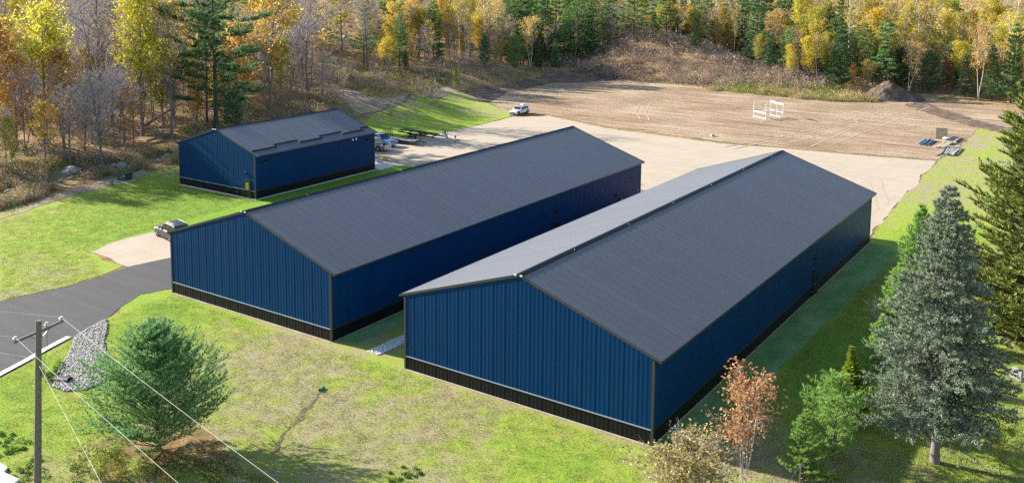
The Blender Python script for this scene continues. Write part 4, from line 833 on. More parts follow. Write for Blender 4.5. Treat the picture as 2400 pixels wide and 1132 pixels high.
def broadleaf(seed, H=1.0, cb=.35, spread=.28, n1=22, n2=6, n3=4, lift=.8, leaves=0, leaf=.02, bark='bark_grey', twig='twig_grey', mats=('leaf_gold',), stems=1, shape=lambda t: math.sin(math.pi*min(1, .18+.82*t))**.7, rad=.011, low=0, leafzone=(0, 1), trs=.0024):
    """unit-height tree: returns (trunk mesh, crown mesh); leafzone says which heights still carry leaves"""
    rng = np.random.default_rng(seed); wood = []; twigs = []; pts = []
    for st in range(stems):
        az = rng.uniform(0, 6.28); lean = rng.uniform(.02, .06) if stems == 1 else rng.uniform(.12, .24); hh = H*(1 if st == 0 else rng.uniform(.78, .98)); nseg = 9
        tr = [np.zeros(3)]; d = np.array([math.cos(az)*lean, math.sin(az)*lean, 1]);
        for i in range(nseg): d = unit(d+rng.normal(0, .045, 3)+np.array([0, 0, .10])); tr.append(tr[-1]+d*hh/nseg)
        tr = np.array(tr); tr[:, 2] *= hh/tr[-1, 2]; R0 = rad*hh/math.sqrt(stems); rr = lambda t: R0*(1-t)**.8+.0012
        for i in range(nseg): wood.append((tr[i], tr[i+1], rr(i/nseg)*(1.35 if i == 0 else 1), rr((i+1)/nseg), 7))
        for i in range(n1//stems):
            t = cb+(1-cb)*((i+rng.uniform(.1, .9))/(n1//stems));
            if rng.random() < low: t = rng.uniform(.12, cb)
            k = min(int(t*nseg), nseg-1); p = tr[k]+(tr[k+1]-tr[k])*(t*nseg-k); a = i*2.4+rng.uniform(-.5, .5); tt = (t-cb)/(1-cb)
            ln = spread*H*shape(max(0, tt))*rng.uniform(.6, 1.15); el = lift*rng.uniform(.6, 1.3)*(1-.2*tt)
            d = np.array([math.cos(a)*math.cos(el), math.sin(a)*math.cos(el), math.sin(el)]); q = [p]; r1 = rr(t)*rng.uniform(.35, .55)
            for s in range(4): d = unit(d+rng.normal(0, .12, 3)+np.array([0, 0, .10])); q.append(q[-1]+d*ln/4)
            for s in range(4): wood.append((q[s], q[s+1], r1*(1-s/4)+.0012, r1*(1-(s+1)/4)+.001, 4))
            for j in range(n2):
                u = rng.uniform(.25, 1); s = min(int(u*4), 3); p2 = q[s]+(q[s+1]-q[s])*(u*4-s); d2 = unit(unit(q[s+1]-q[s])+rand_dirs(rng, 1)[0]*.8+np.array([0, 0, .3])); l2 = ln*.45*rng.uniform(.5, 1.2)
                m_ = p2+d2*l2*.5; e = m_+unit(d2+rng.normal(0, .25, 3)+np.array([0, 0, .15]))*l2*.5
                twigs += [(p2, m_, r1*.35+.0006, r1*.25+.0005, 3), (m_, e, r1*.25+.0005, .0006, 3)]
                for g in range(n3):
                    u2 = rng.uniform(.2, 1); p3 = p2+(m_-p2)*u2*2 if u2 < .5 else m_+(e-m_)*(u2*2-1); d3 = unit(d2+rand_dirs(rng, 1)[0]*.9+np.array([0, 0, .2])); l3 = l2*.5*rng.uniform(.5, 1.2)
                    twigs.append((p3, p3+d3*l3, trs*.5, trs*.2, 3))
                    if leafzone[0] <= p3[2]/H <= leafzone[1]: pts += [p3+d3*l3*.5, p3+d3*l3]
                    if leafzone[0] <= p2[2]/H <= leafzone[1]: pts.append(p3)
    V, L_, S = tubes(wood, None, ''); trunk = arrays_mesh('trunk', V, L_, S, [bark], smooth=True)
    parts = [(tubes(twigs, None, ''), 0)]
    if leaves and pts:
        pts = np.array(pts); keep = pts[rng.permutation(len(pts))]; clump = keep[rng.integers(0, max(1, int(len(keep)*.8)), leaves)]+rng.normal(0, leaf*1.25, (leaves, 3))
        n = len(mats); ix = rng.integers(0, n, leaves)
        for k in range(n):
            if (ix == k).any(): parts.append((leaf_quads(rng, clump[ix == k], leaf, .3), k+1))
    V, L_, S, M_ = joined(parts); return trunk, arrays_mesh('crown', V, L_, S, [twig]+list(mats), M_)
def conifer(seed, kind='pine', H=1.0, cb=.15, spread=.25, rings=26, per=6, n2=9, tl=.03, tw=.004, k=5, cone=.7, lift=.15, droop=.0, mat='needle_pine', bark='bark_dark', rad=.010, prof=None, ragged=.35, dead=0, dense=3, u0=.22, sidelen=.42, upt=.25):
    rng = np.random.default_rng(seed); wood = []; tw_ = []; P = []; D = []; tr = [np.zeros(3)]; d = np.array([0, 0, 1.])
    for i in range(10): d = unit(d+rng.normal(0, .014, 3)+np.array([0, 0, .2])); tr.append(tr[-1]+d*H/10)
    tr = np.array(tr); tr[:, 2] *= H/tr[-1, 2]; rr = lambda t: rad*H*(1-t)**.9+.001
    for i in range(10): wood.append((tr[i], tr[i+1], rr(i/10)*(1.3 if i == 0 else 1), rr((i+1)/10), 8))
    prof = prof or (lambda t: (1-t)**.85)
    for i in range(rings):
        t = cb+(1-cb)*(i+.5*rng.random())/rings; kx = min(int(t*10), 9); p = tr[kx]+(tr[kx+1]-tr[kx])*(t*10-kx); tt = (t-cb)/(1-cb)
        for j in range(per if tt < .9 else max(3, per-2)):
            a = j*6.283/per+i*.9+rng.uniform(-.35, .35); ln = spread*H*prof(tt)*rng.uniform(1-ragged, 1.1)+.012*H
            el = lift*(1+1.6*tt)+rng.uniform(-.12, .12)-droop*(1-tt); d = np.array([math.cos(a)*math.cos(el), math.sin(a)*math.cos(el), math.sin(el)]); q = [p]; r1 = max(.0012, rr(t)*.32)
            for s in range(4): d = unit(d+rng.normal(0, .06, 3)+np.array([0, 0, -droop*.18+upt*.25*(s/3)])); q.append(q[-1]+d*ln/4)
            for s in range(4): wood.append((q[s], q[s+1], r1*(1-s*.22), r1*(1-(s+1)*.22), 4))
            if rng.random() < dead*(1-tt): continue
            m = max(2, int(n2*ln/(spread*H)+1.5))
            for g in range(m):
                u = u0+(1-u0)*(g+rng.random())/m; s = min(int(u*4), 3); p2 = q[s]+(q[s+1]-q[s])*(u*4-s); fd = unit(q[s+1]-q[s]); sd = unit(np.cross(fd, [0, 0, 1.]))*(1 if g % 2 else -1)
                d2 = unit(fd*.75+sd*rng.uniform(.5, 1)+np.array([0, 0, rng.uniform(-.15, .3)])); l2 = ln*sidelen*(1.15-u*.7)*rng.uniform(.6, 1.1); e = p2+d2*l2
                tw_.append((p2, e, .0009, .0005, 3))
                for h_ in range(dense): f = (h_+1)/dense; P.append(p2+(e-p2)*f); D.append(d2+np.array([0, 0, upt]))
            P.append(q[4]); D.append(unit(q[4]-q[3])+np.array([0, 0, upt]))
    P.append(tr[-1]); D.append(np.array([0, 0, 1.])); P = np.array(P); D = np.array(D)
    V, L_, S = tubes(wood, None, ''); trunk = arrays_mesh('trunk', V, L_, S, [bark], smooth=True)
    V, L_, S, M_ = joined([(tubes(tw_, None, ''), 0), (spikes(rng, P, D, tl, tw, k, cone), 1)])
    return trunk, arrays_mesh('crown', V, L_, S, [bark, mat], M_)
KIND = {
 'bare': [broadleaf(1, cb=.28, n1=28, n2=8, n3=6, spread=.34, lift=.95, trs=.0036), broadleaf(2, cb=.22, n1=28, n2=8, n3=6, spread=.30, lift=1.0, stems=2, trs=.0036), broadleaf(3, cb=.34, n1=26, n2=8, n3=6, spread=.38, lift=.8, trs=.0038), broadleaf(4, cb=.15, n1=32, n2=8, n3=6, spread=.32, lift=.9, leaves=420, leaf=.018, mats=('leaf_gold', 'leaf_olive'), trs=.0034)],
 'thin': [broadleaf(6, cb=.45, n1=16, n2=5, n3=5, spread=.16, lift=.95, rad=.007, leaves=300, leaf=.020, mats=('leaf_gold', 'leaf_olive')), broadleaf(7, cb=.5, n1=16, n2=5, n3=4, spread=.15, lift=1, rad=.007, leaves=120, leaf=.018, mats=('leaf_olive',)), broadleaf(8, cb=.3, n1=18, n2=5, n3=4, spread=.17, lift=.9, rad=.007, leaves=500, leaf=.019, mats=('leaf_yellow', 'leaf_gold'))],
 'orange': [broadleaf(10, cb=.16, n1=30, n2=6, n3=4, spread=.27, leaves=3600, leaf=.026, mats=('leaf_gold', 'leaf_orange', 'leaf_gold')), broadleaf(11, cb=.12, n1=34, n2=6, n3=4, spread=.20, leaves=3400, leaf=.028, mats=('leaf_gold', 'leaf_gold', 'leaf_orange', 'leaf_olive'))],
 'gold': [broadleaf(12, cb=.35, n1=24, n2=6, n3=4, spread=.30, leaves=2700, leaf=.024, mats=('leaf_gold', 'leaf_yellow', 'leaf_olive')), broadleaf(13, cb=.3, n1=26, n2=6, n3=4, spread=.24, leaves=2300, leaf=.023, mats=('leaf_yellow', 'leaf_gold'), stems=2), broadleaf(14, cb=.4, n1=24, n2=6, n3=4, spread=.27, leaves=1700, leaf=.022, mats=('leaf_olive', 'leaf_gold'))],
 'yellow': [broadleaf(15, cb=.42, n1=30, n2=6, n3=4, spread=.27, lift=.95, leaves=3800, leaf=.024, mats=('leaf_lime', 'leaf_yellow'), leafzone=(.5, 1), stems=2), broadleaf(16, cb=.3, n1=26, n2=6, n3=4, spread=.22, leaves=3000, leaf=.025, mats=('leaf_yellow', 'leaf_lime', 'leaf_yellow'))],
 'olive': [broadleaf(18, cb=.2, n1=28, n2=6, n3=4, spread=.26, leaves=3200, leaf=.026, mats=('leaf_olive', 'leaf_lime', 'leaf_green')), broadleaf(19, cb=.3, n1=24, n2=6, n3=4, spread=.24, leaves=2400, leaf=.025, mats=('leaf_lime', 'leaf_olive'))],
 'birch': [broadleaf(20, cb=.45, n1=22, n2=6, n3=4, spread=.19, lift=.95, leaves=900, leaf=.021, bark='bark_white', mats=('leaf_gold', 'leaf_yellow'), rad=.0085), broadleaf(21, cb=.4, n1=20, n2=6, n3=4, spread=.20, leaves=500, leaf=.02, bark='bark_white', mats=('leaf_olive', 'leaf_gold'), rad=.008), broadleaf(22, cb=.4, n1=26, n2=6, n3=4, spread=.24, leaves=1500, leaf=.022, bark='bark_white', mats=('leaf_gold',), rad=.008, stems=2)],
 'pine': [conifer(30, cb=.22, spread=.27, rings=15, per=5, n2=11, tl=.032, tw=.004, k=7, u0=.34, cone=.8, prof=lambda t: (1-t)**.6*(.6+.4*math.sin(9*t)), ragged=.6, dead=.2, lift=.12), conifer(31, cb=.12, spread=.26, rings=18, per=5, n2=10, tl=.032, tw=.004, k=6, u0=.3, cone=.8, ragged=.6, lift=.2, prof=lambda t: (1-t)**.65*(.75+.25*math.sin(11*t+1))),
          conifer(32, cb=.34, spread=.25, rings=13, per=5, n2=11, tl=.034, tw=.0042, k=7, u0=.36, cone=.8, prof=lambda t: (1-t)**.5*(.6+.4*math.sin(8*t+2)), ragged=.6, dead=.25), conifer(33, cb=.08, spread=.29, rings=19, per=5, n2=10, tl=.034, tw=.0042, k=7, u0=.28, cone=.8, ragged=.55, lift=.25, mat='needle_mid', prof=lambda t: (1-t)**.7*(.75+.25*math.sin(10*t)))],
 'spruce': [conifer(36, cb=.06, spread=.21, rings=30, per=7, n2=8, tl=.024, tw=.0036, k=6, droop=.25, lift=.0, mat='needle_dark', upt=.1), conifer(37, cb=.12, spread=.18, rings=28, per=6, n2=8, tl=.024, tw=.0036, k=5, droop=.3, lift=.0, mat='needle_dark', dead=.3, upt=.1)],
 'fir': [conifer(38, cb=.03, spread=.42, rings=20, per=6, n2=10, tl=.05, tw=.0055, k=6, lift=.35, mat='needle_dark', ragged=.6, prof=lambda t: max(.05, math.sin(math.pi*min(1, .3+.68*t)))**.8, upt=.4), conifer(39, cb=.03, spread=.38, rings=20, per=6, n2=10, tl=.05, tw=.0055, k=6, lift=.4, mat='needle_pine', ragged=.6, prof=lambda t: max(.05, math.sin(math.pi*min(1, .25+.73*t)))**.9, upt=.4)],
}
CAT = {'pine': 'pine tree', 'spruce': 'spruce tree', 'fir': 'young evergreen', 'birch': 'birch tree'}
LOOK = {'bare': 'bare grey tree', 'thin': 'slender nearly leafless tree', 'orange': 'orange maple', 'gold': 'golden tree', 'yellow': 'bright yellow tree',
        'olive': 'olive yellow tree', 'birch': 'thinning white birch', 'pine': 'green pine', 'spruce': 'dark narrow spruce', 'fir': 'bushy evergreen'}
NAME = {'bare': 'bare_tree', 'thin': 'slender_tree', 'orange': 'maple_tree', 'gold': 'golden_tree', 'yellow': 'yellow_tree', 'olive': 'olive_tree', 'birch': 'birch_tree', 'pine': 'pine_tree', 'spruce': 'spruce_tree', 'fir': 'young_evergreen'}
trng = random.Random(77)
def plant(name, label, cat, pair, p, h_, rz=None, wide=1.0, group=None, lean=(0, 0), z=None):
    t = thing(name, label, cat, (p[0], p[1], (hz(p[0], p[1]) if z is None else z)-.1), trng.uniform(0, 6.28) if rz is None else rz, group, lean)
    t.scale = (h_*wide, h_*wide, h_)
    for nm, me in (('trunk', pair[0]), ('crown', pair[1])): link(nm, me, t)
    return t
taken = []
def forest(kind, T, label, v=0, wide=1.0, rz=None, name=None):
    p = T[:2]; taken.append((p[0], p[1], 3.0)); plant(name or NAME[kind], label, CAT.get(kind, 'tree'), KIND[kind][v % len(KIND[kind])], p, T[2], rz, wide, 'trees of the autumn woods')
# trees one can single out along the edge of the woods, from the left of the clearing to the right
KIND['bigpine'] = [conifer(34, cb=.16, spread=.30, rings=14, per=4, n2=13, tl=.026, tw=.0028, k=9, cone=.8, lift=.1, ragged=.6, dense=4, u0=.42, mat='needle_mid', rad=.014, prof=lambda t: (.55+.45*math.sin(2.6*t+.5)) if t < .85 else .4, upt=.4, sidelen=.5), conifer(35, cb=.35, spread=.26, rings=11, per=4, n2=12, tl=.026, tw=.0028, k=9, cone=.8, lift=.15, ragged=.6, dense=4, u0=.4, mat='needle_mid', rad=.008, upt=.4, sidelen=.5)]
NAME['bigpine'] = 'pine_tree'; CAT['bigpine'] = 'pine tree'
forest('bigpine', (-99.6,49.0,26.9), 'tallest dark trunked white pine rising behind the gable of the small building', 0, 1.0, 1.0)
forest('bigpine', (-101.1,48.4,23.0), 'thinner twin trunk pine touching the tallest white pine', 1, .9)
forest('orange', (-108.2,51.9,14.0), 'narrow orange maple just left of the tallest white pine', 1, .95)
forest('orange', (-105.0,26.8,13.6), 'rounded orange maple standing right of the yellow crowned tree', 0, .95)
forest('orange', (-108.9,22.1,13.0), 'wide orange maple at the left edge of the woods', 0, 1.1)
forest('orange', (-114.3,21.8,17.8), 'tall rust orange tree cut off by the left frame edge', 1, 1.2)
forest('yellow', (-109.0,26.1,19.5), 'tree with lemon yellow crown over bare stems at far left', 0, .95, 2.0)
forest('bare', (-94.3,25.8,12.6), 'small many branched bare tree above the green transformer box', 3, 1.3)
forest('bare', (-101.1,32.1,10.6), 'pinkish bare tree behind the small bare one above the transformer', 2, 1.3)
forest('gold', (-100.8,34.9,8.6), 'low peach coloured tree between bare trunks left of the small building', 2, 1.1)
forest('bare', (-115.5,38.9,25.0), 'tall forked bare tree rising right of the lemon yellow crown', 1, 1.2, .6)
forest('thin', (-115.9,41.6,19.0), 'thin upright trunk beside the tall forked bare tree', 1, 1.2)
forest('gold', (-100.2,41.1,20.2), 'slender tree with oval golden crown left of the pines', 2, .85)
forest('yellow', (-105.9,40.1,23.0), 'pale yellow tall tree behind the bare thicket', 1, .8)
forest('gold', (-104.7,64.6,20.1), 'broad golden crowned tree right of the tallest white pine', 0, 1.05)
forest('olive', (-103.7,66.5,11.8), 'small yellow green tree above the small building roof', 1, .9)
forest('orange', (-110.1,63.5,13.6), 'glowing orange maple showing between the pine boughs', 0, 1.2)
forest('fir', (-100.6,53.0,5.6), 'low dark evergreen at the foot of the tallest pine', 0, 1.1)
forest('bare', (-108.8,77.6,18.9), 'grey feathery bare tree left of the grassy gap', 2, 1.15)
forest('thin', (-95.7,73.3,7.5), 'spindly sapling on the sandy track beyond the small building roof', 0, 1.3)
forest('bare', (-104.1,76.7,8.3), 'low twiggy bare tree beside the grassy gap', 3, 1.5)
forest('gold', (-151.8,131.0,17.2), 'gold crowned tree at the top of the grassy gap', 0, 1.1)
forest('gold', (-129.5,122.3,9.7), 'small bright gold tree in the bare trunks beyond the sandy track', 1, 1.0)
forest('gold', (-121.9,123.1,8.7), 'second small gold tree right of the first beyond the sandy track', 1, .8)
forest('bare', (-127.6,114.5,17.3), 'bare tree with arching grey branches beyond the sandy track', 0, 1.1)
forest('yellow', (-129.7,143.9,18.7), 'tall yellow birch grove tree above the lime sapling', 1, .9)
forest('birch', (-127.9,147.4,20.0), 'leaning white trunked birch with yellow top above the lime sapling', 2, .9)
forest('birch', (-123.9,148.7,17.9), 'straight white birch right of the leaning one', 0, .8)
forest('yellow', (-148.5,177.4,21.6), 'highest yellow crown in the birch grove', 1, .8)
forest('fir', (-112.1,152.6,8.6), 'bushy bright green evergreen above the dirt embankment', 1, .75)
forest('fir', (-115.3,144.0,7.6), 'paler thin evergreen left of the bushy bright one', 0, .55)
forest('fir', (-122.3,134.6,4.2), 'rounded dark evergreen at the wood edge by the birches', 0, .9)
forest('fir', (-119.0,117.8,4.7), 'grey green young evergreen in the scrub beyond the sandy track', 1, .6)
forest('orange', (-114.1,148.9,6.6), 'small fiery orange tree between two bushy evergreens', 1, .7)
forest('birch', (-122.4,213.1,23.4), 'lone straight white trunk left of the brown mound', 1, .7)
for i, (T, v, l) in enumerate((((-126.7,184.7,26.1), 0, 'dark pine directly behind the bushy bright evergreen'), ((-124.1,191.9,24.0), 1, 'dense dark pine in the gap left of the brown mound'), ((-121.3,198.5,23.7), 2, 'thin topped pine left of the lone white trunk'),
        ((-118.7,217.2,18.8), 3, 'light green pine right of the lone white trunk'), ((-90.9,177.5,21.3), 0, 'thick trunked pine behind the top of the brown mound'), ((-80.9,176.6,16.7), 2, 'open pine behind the right shoulder of the brown mound'), ((-92.1,228.1,23.1), 1, 'tall pine behind the yellow bush'),
        ((-73.6,220.0,19.9), 1, 'very dark pine between the yellow bush and bright pine'), ((-60.1,207.1,21.5), 3, 'bright green pine beside the yellow tree'), ((-42.8,187.9,16.8), 3, 'soft green pine left of the tall white birch'))): forest('pine', T, l, v, 1.05)
forest('pine', (-73.3,177.7,9.8), 'small pale green cone shaped pine behind the brown mound', 3, .8)
forest('yellow', (-59.3,218.4,19.8), 'vivid yellow tree towering over the bright green pine', 1, 1.0)
forest('olive', (-82.6,221.2,9.7), 'round yellow bush tree right of the brown mound', 0, 1.3)
forest('spruce', (-43.3,184.8,13.8), 'sparse spruce with bare lower stem at the edge of brush', 1, 1.1)
forest('olive', (-51.4,189.5,11.1), 'olive leafy tree below the bright green pine', 0, 1.1)
forest('birch', (-38.4,190.1,25.1), 'tall crooked white birch above the green brush', 0, .75, 1.2)
forest('gold', (-35.9,200.2,20.5), 'golden tree right of the tall crooked birch', 0, .9)
forest('fir', (-31.9,191.8,11.0), 'dark evergreen in shade right of the tall birch', 0, .65)
forest('fir', (-25.1,185.3,10.0), 'dark bushy evergreen behind the dirt pile', 0, .75)
forest('fir', (-18.4,181.8,9.3), 'broadest dark evergreen right of the dirt pile', 0, .85)
forest('birch', (-23.2,186.9,13.4), 'thin white stem left of two among dark evergreens', 1, .6)
forest('birch', (-20.7,185.5,12.9), 'thin white stem right of two among dark evergreens', 0, .6)
forest('yellow', (-18.2,202.2,15.9), 'narrow lime yellow tree beyond the dirt pile', 1, .7)
forest('birch', (-7.1,174.5,16.7), 'forked pale birch with orange gold top near the lawn corner', 2, .8)
forest('fir', (-14.9,194.7,6.8), 'rounded green evergreen left of the forked pale birch', 1, .7)
forest('pine', (-4.4,174.7,12.1), 'green pine right of the forked pale birch', 3, .85)
forest('pine', (-1.0,175.6,16.9), 'taller green pine near the right frame edge', 3, .85)
for i, (px, T) in enumerate(((0, (-12.3,246.1,22.5)), (1, (-10.0,243.2,22.8)), (2, (-8.7,250.1,23.8)), (0, (-6.3,247.3,22.9)))):
    forest('birch', T, 'one of the tall white birch stems clustered in the upper right corner', 1, .5)
forest('fir', (-101.7,114.2,5.0), 'bright lime green sapling on top of the green bank', 1, .62);
bpy.data.objects  # the lime sapling has its own fresh needles
lime = [o for o in COL.objects if o.get('label', '').startswith('bright lime green sapling')][0]
for ch in list(lime.children): bpy.data.objects.remove(ch)
pr_ = broadleaf(41, cb=.04, n1=26, n2=6, n3=4, spread=.30, leaves=2600, leaf=.04, mats=('leaf_lime', 'leaf_green'), shape=lambda t: (1-t)**.7+.1, rad=.012)
for nm, me in (('trunk', pr_[0]), ('crown', pr_[1])): link(nm, me, lime)

# the rest of the woods: fill in behind them, kinds by place
def inv(P):
    d = np.asarray(P, float)-np.array(co.matrix_world.translation); zz = d@np.array(fw)
    return 1200+2206.8*(d@np.array(rt))/zz, 198.9-2206.8*(d@np.array(up))/zz, zz
MIX = [(-400, 430, dict(bare=58, thin=24, gold=7, orange=2, yellow=4, olive=5)), (430, 620, dict(bare=34, thin=22, gold=16, orange=14, pine=8, olive=6)), (620, 860, dict(bare=48, thin=22, gold=14, olive=8, pine=5)),
       (860, 1010, dict(bare=30, thin=32, gold=18, yellow=6, birch=6, pine=5)), (1010, 1180, dict(thin=30, gold=16, yellow=22, birch=16, bare=8, orange=5, pine=4)), (1180, 1420, dict(pine=34, spruce=10, thin=20, gold=14, birch=9, fir=4, orange=5, bare=6)),
       (1420, 1820, dict(pine=26, spruce=8, thin=22, orange=12, gold=14, bare=14, olive=6)), (1820, 2080, dict(gold=24, olive=18, pine=18, yellow=10, birch=8, orange=8, thin=10)), (2080, 2900, dict(gold=24, olive=22, orange=12, yellow=10, pine=8, birch=14, thin=6, spruce=4))]
PLACE = [(-999, 60, 'at the far left of the woods'), (60, 200, 'uphill of the boulder heap'), (200, 330, 'uphill of the transformer box'), (330, 470, 'behind the small building left corner'), (470, 620, 'behind the ridge of the small building'),
         (620, 770, 'above the far end of the small building'), (770, 880, 'by the grassy gap in the woods'), (880, 1010, 'beyond the sandy track'), (1010, 1120, 'above the lime sapling on the bank'), (1120, 1240, 'beyond the bushy evergreen on the embankment'),
         (1240, 1400, 'left of the brown mound'), (1400, 1560, 'behind the top of the brown mound'), (1560, 1720, 'behind the right slope of the brown mound'), (1720, 1860, 'behind the yellow bush'), (1860, 2000, 'beyond the boat lift and green brush'), (2000, 2120, 'behind the dirt pile'), (2120, 2250, 'right of the dirt pile'), (2250, 2340, 'beyond the lumber piles'), (2340, 4000, 'in the upper right corner')]
cand = []
frng = np.random.default_rng(5)
for gx in np.arange(-300, 70, 4.0):
    for gy in np.arange(-40, 380, 4.0):
        cand.append((gx+frng.uniform(-2, 2), gy+frng.uniform(-2, 2)))
cand = np.array(cand); zc = height(cand); dd = np.where(_inside(cand, FLAT), -1, _dist(cand, FLAT)); ix, iy, iz = inv(np.c_[cand, zc])
TRACKP = np.array([(-113.2,86.2), (-99.1,83.3), (-107.0,110.8), (-109.4,129.5), (-115.5,177.9), (-119.5,209.9), (-131.1,236.7)], float)
order = np.argsort(dd); counts = {}
nfill = 0
for i in order:
    x, y = cand[i]; d = dd[i]; u = ix[i]
    if iz[i] < 40 or u < -130 or u > 2530: continue
    lim = 4.5 if y < 48 else (14 if y < 58 else 27 if y < 108 else 25 if y < 150 else 15)
    if u > 1380: lim = 14 if u < 1850 else 5
    if u > 2050: lim = 8
    if d < lim or d > lim+105: continue
    if x > 0 and y < 135: continue
    pr = .9 if d < lim+24 else .45 if d < lim+48 else .27
    if frng.random() > pr: continue
    if y > 150 and np.hypot(x+80, y-180) < 17: continue
    if 735 < u < 850 and 50 < iy[i] < 260: continue                   # grassy gap
    if u > 850 and u < 1420 and _dist(np.array([[x, y]]), np.r_[TRACKP, TRACKP[::-1]])[0] < 4.5: continue
    if any((x-a)**2+(y-b_)**2 < c*c for a, b_, c in taken): continue
    mix = [m for a, b_, m in MIX if a <= u < b_] or [MIX[-1][2]]; ks, ws_ = zip(*mix[0].items()); k = trng.choices(ks, ws_)[0]
    if counts.get(k, 0) >= 250: continue
    h_ = {'bare': 13.5, 'thin': 15, 'orange': 11, 'gold': 14, 'yellow': 16, 'olive': 14, 'birch': 18, 'pine': 19, 'spruce': 15, 'fir': 6}[k]*trng.uniform(.65, 1.12)
    if d < lim+7: h_ *= .78
    size = 'short' if h_ < 11 else 'medium' if h_ < 15 else 'tall'
    pl = [c for a, b_, c in PLACE if a <= u < b_][0]; dep = 'at wood edge' if d < lim+9 else 'inside woods' if d < lim+30 else 'deep in woods'
    lab = f'{size} {LOOK[k]} {dep} {pl}'
    taken.append((x, y, 2.6)); counts[k] = counts.get(k, 0)+1; nfill += 1
    v = trng.randrange(len(KIND[k])); wd = trng.uniform(.85, 1.2)
    plant(NAME[k], lab, CAT.get(k, 'tree'), KIND[k][v], (x, y), h_, None, wd, 'autumn woods: '+LOOK[k], z=zc[i])
print('forest fill', nfill, counts)

# ------------------------------------------------------------------ trees and shrubs close to the camera
def near(name, label, cat, pair, T, wide=1.0, rz=None, lean=(0, 0)):
    return plant(name, label, cat, pair, T[:2], T[2], rz, wide, None, lean)
near('pine_tree', 'broad conical green pine on the front lawn beside the rock chute', 'pine tree',
     conifer(101, cb=.03, spread=.76, rings=29, per=8, n2=15, tl=.036, tw=.0027, k=12, cone=.8, lift=.42, prof=lambda t: (1-t)**.75*(.72+.28*min(1, t*4))+.02, ragged=.5, dense=4, mat='needle_near', rad=.014, upt=.5, sidelen=.5), (-22.9,-16.4,7.1), 1.0, .4)
near('blue_spruce', 'tall blue grey spruce with bare lower trunk at right on dry grass', 'spruce tree',
     conifer(102, cb=.165, spread=.34, rings=46, per=9, n2=13, tl=.0145, tw=.0024, k=8, cone=.95, lift=.08, droop=.13, prof=lambda t: (1-t)**.82*(.86+.14*min(1, t*5)), ragged=.28, dense=5, mat='needle_blue', bark='bark_grey', rad=.0175, upt=.2, sidelen=.36), (13.8,7.4,15.7), .79, 1.1)
near('norway_spruce', 'olive green spruce with upswept boughs at the right frame edge', 'spruce tree',
     conifer(103, cb=.03, spread=.30, rings=44, per=9, n2=13, tl=.016, tw=.0026, k=8, cone=.7, lift=.30, droop=.10, prof=lambda t: (1-t)**.8*(.8+.2*min(1, t*5)), ragged=.4, dense=4, mat='needle_olive', bark='bark_dark', rad=.012, upt=.45, sidelen=.40), (16.9,27.9,23.4), 1.05, .5)
oliv = conifer(109, cb=.02, spread=.36, rings=30, per=8, n2=11, tl=.024, tw=.0034, k=7, cone=.75, lift=.3, droop=.1, ragged=.45, dense=3, mat='needle_olive', bark='bark_dark', rad=.012, upt=.45, sidelen=.42)
near('norway_spruce', 'bushy olive conifer below the upswept spruce at the right frame edge', 'spruce tree', oliv, (16.1,30.2,9.1), 1.0)
near('norway_spruce', 'lower olive conifer at right edge just above the headstone', 'spruce tree', oliv, (14.2,32.0,6.1), 1.1, 2.2)
near('blue_spruce', 'blue spruce half hidden behind the olive spruce by the dry lawn', 'spruce tree',
     conifer(104, cb=.05, spread=.28, rings=30, per=7, n2=10, tl=.018, tw=.0026, k=7, cone=.9, lift=.0, droop=.22, ragged=.3, dense=3, mat='needle_blue', bark='bark_brown', upt=.15), (13.7,70.2,19.0), 1.0)
fresh = conifer(105, cb=.04, spread=.36, rings=20, per=6, n2=10, tl=.038, tw=.0034, k=8, cone=.7, lift=.38, ragged=.45, dense=4, mat='needle_fresh', bark='bark_brown', rad=.012, upt=.5, sidelen=.5)
fresh2 = conifer(106, cb=.04, spread=.42, rings=18, per=6, n2=10, tl=.045, tw=.0038, k=8, cone=.7, lift=.35, ragged=.5, dense=4, mat='needle_fresh', bark='bark_brown', rad=.012, upt=.5, sidelen=.5)
near('young_pine', 'fresh green young pine rising behind the blue spruce nearest the far building corner', 'pine tree', fresh, (7.5,35.5,8.1), 1.0)
near('young_pine', 'fresh green young pine poking over the shaded lawn below the far building corner', 'pine tree', fresh2, (7.9,25.5,5.7), 1.0)
near('young_pine', 'light green young pine at the left skirt of the blue spruce', 'pine tree', fresh2, (8.5,17.6,4.3), 1.05, 2.0)
near('young_pine', 'silvery green young pine in front of the yellow cedar', 'pine tree',
     conifer(107, cb=.06, spread=.50, rings=13, per=6, n2=10, tl=.045, tw=.0036, k=9, cone=.8, lift=.5, ragged=.6, dense=4, prof=lambda t: max(.05, math.sin(math.pi*min(1, .28+.72*t)))**.8, mat='needle_fresh', bark='bark_brown', rad=.013, upt=.5, sidelen=.5), (9.0,4.4,4.8), .98, .3)
near('young_pine', 'dark shaded young pine left of the silvery green one', 'pine tree', fresh2, (8.2,1.5,3.9), .95, 1.2)
near('yellow_cedar', 'yellow green conical cedar between young pine and blue spruce', 'cedar',
     conifer(108, cb=.03, spread=.26, rings=30, per=7, n2=9, tl=.035, tw=.006, k=6, cone=.6, lift=.6, ragged=.3, dense=3, mat='needle_yellow', bark='bark_brown', upt=.7, sidelen=.4), (8.6,9.8,4.7), 1.75)
near('copper_tree', 'slender young tree with copper red leaves and pale bare lower stems', 'tree',
     broadleaf(110, cb=.22, n1=26, n2=6, n3=4, spread=.30, lift=1.05, stems=4, leaves=1700, leaf=.030, bark='twig_pale', twig='twig_pale', mats=('leaf_red',), leafzone=(.44, 1), rad=.008, trs=.003), (6.2,-2.2,6.8), 1.02, 2.6)
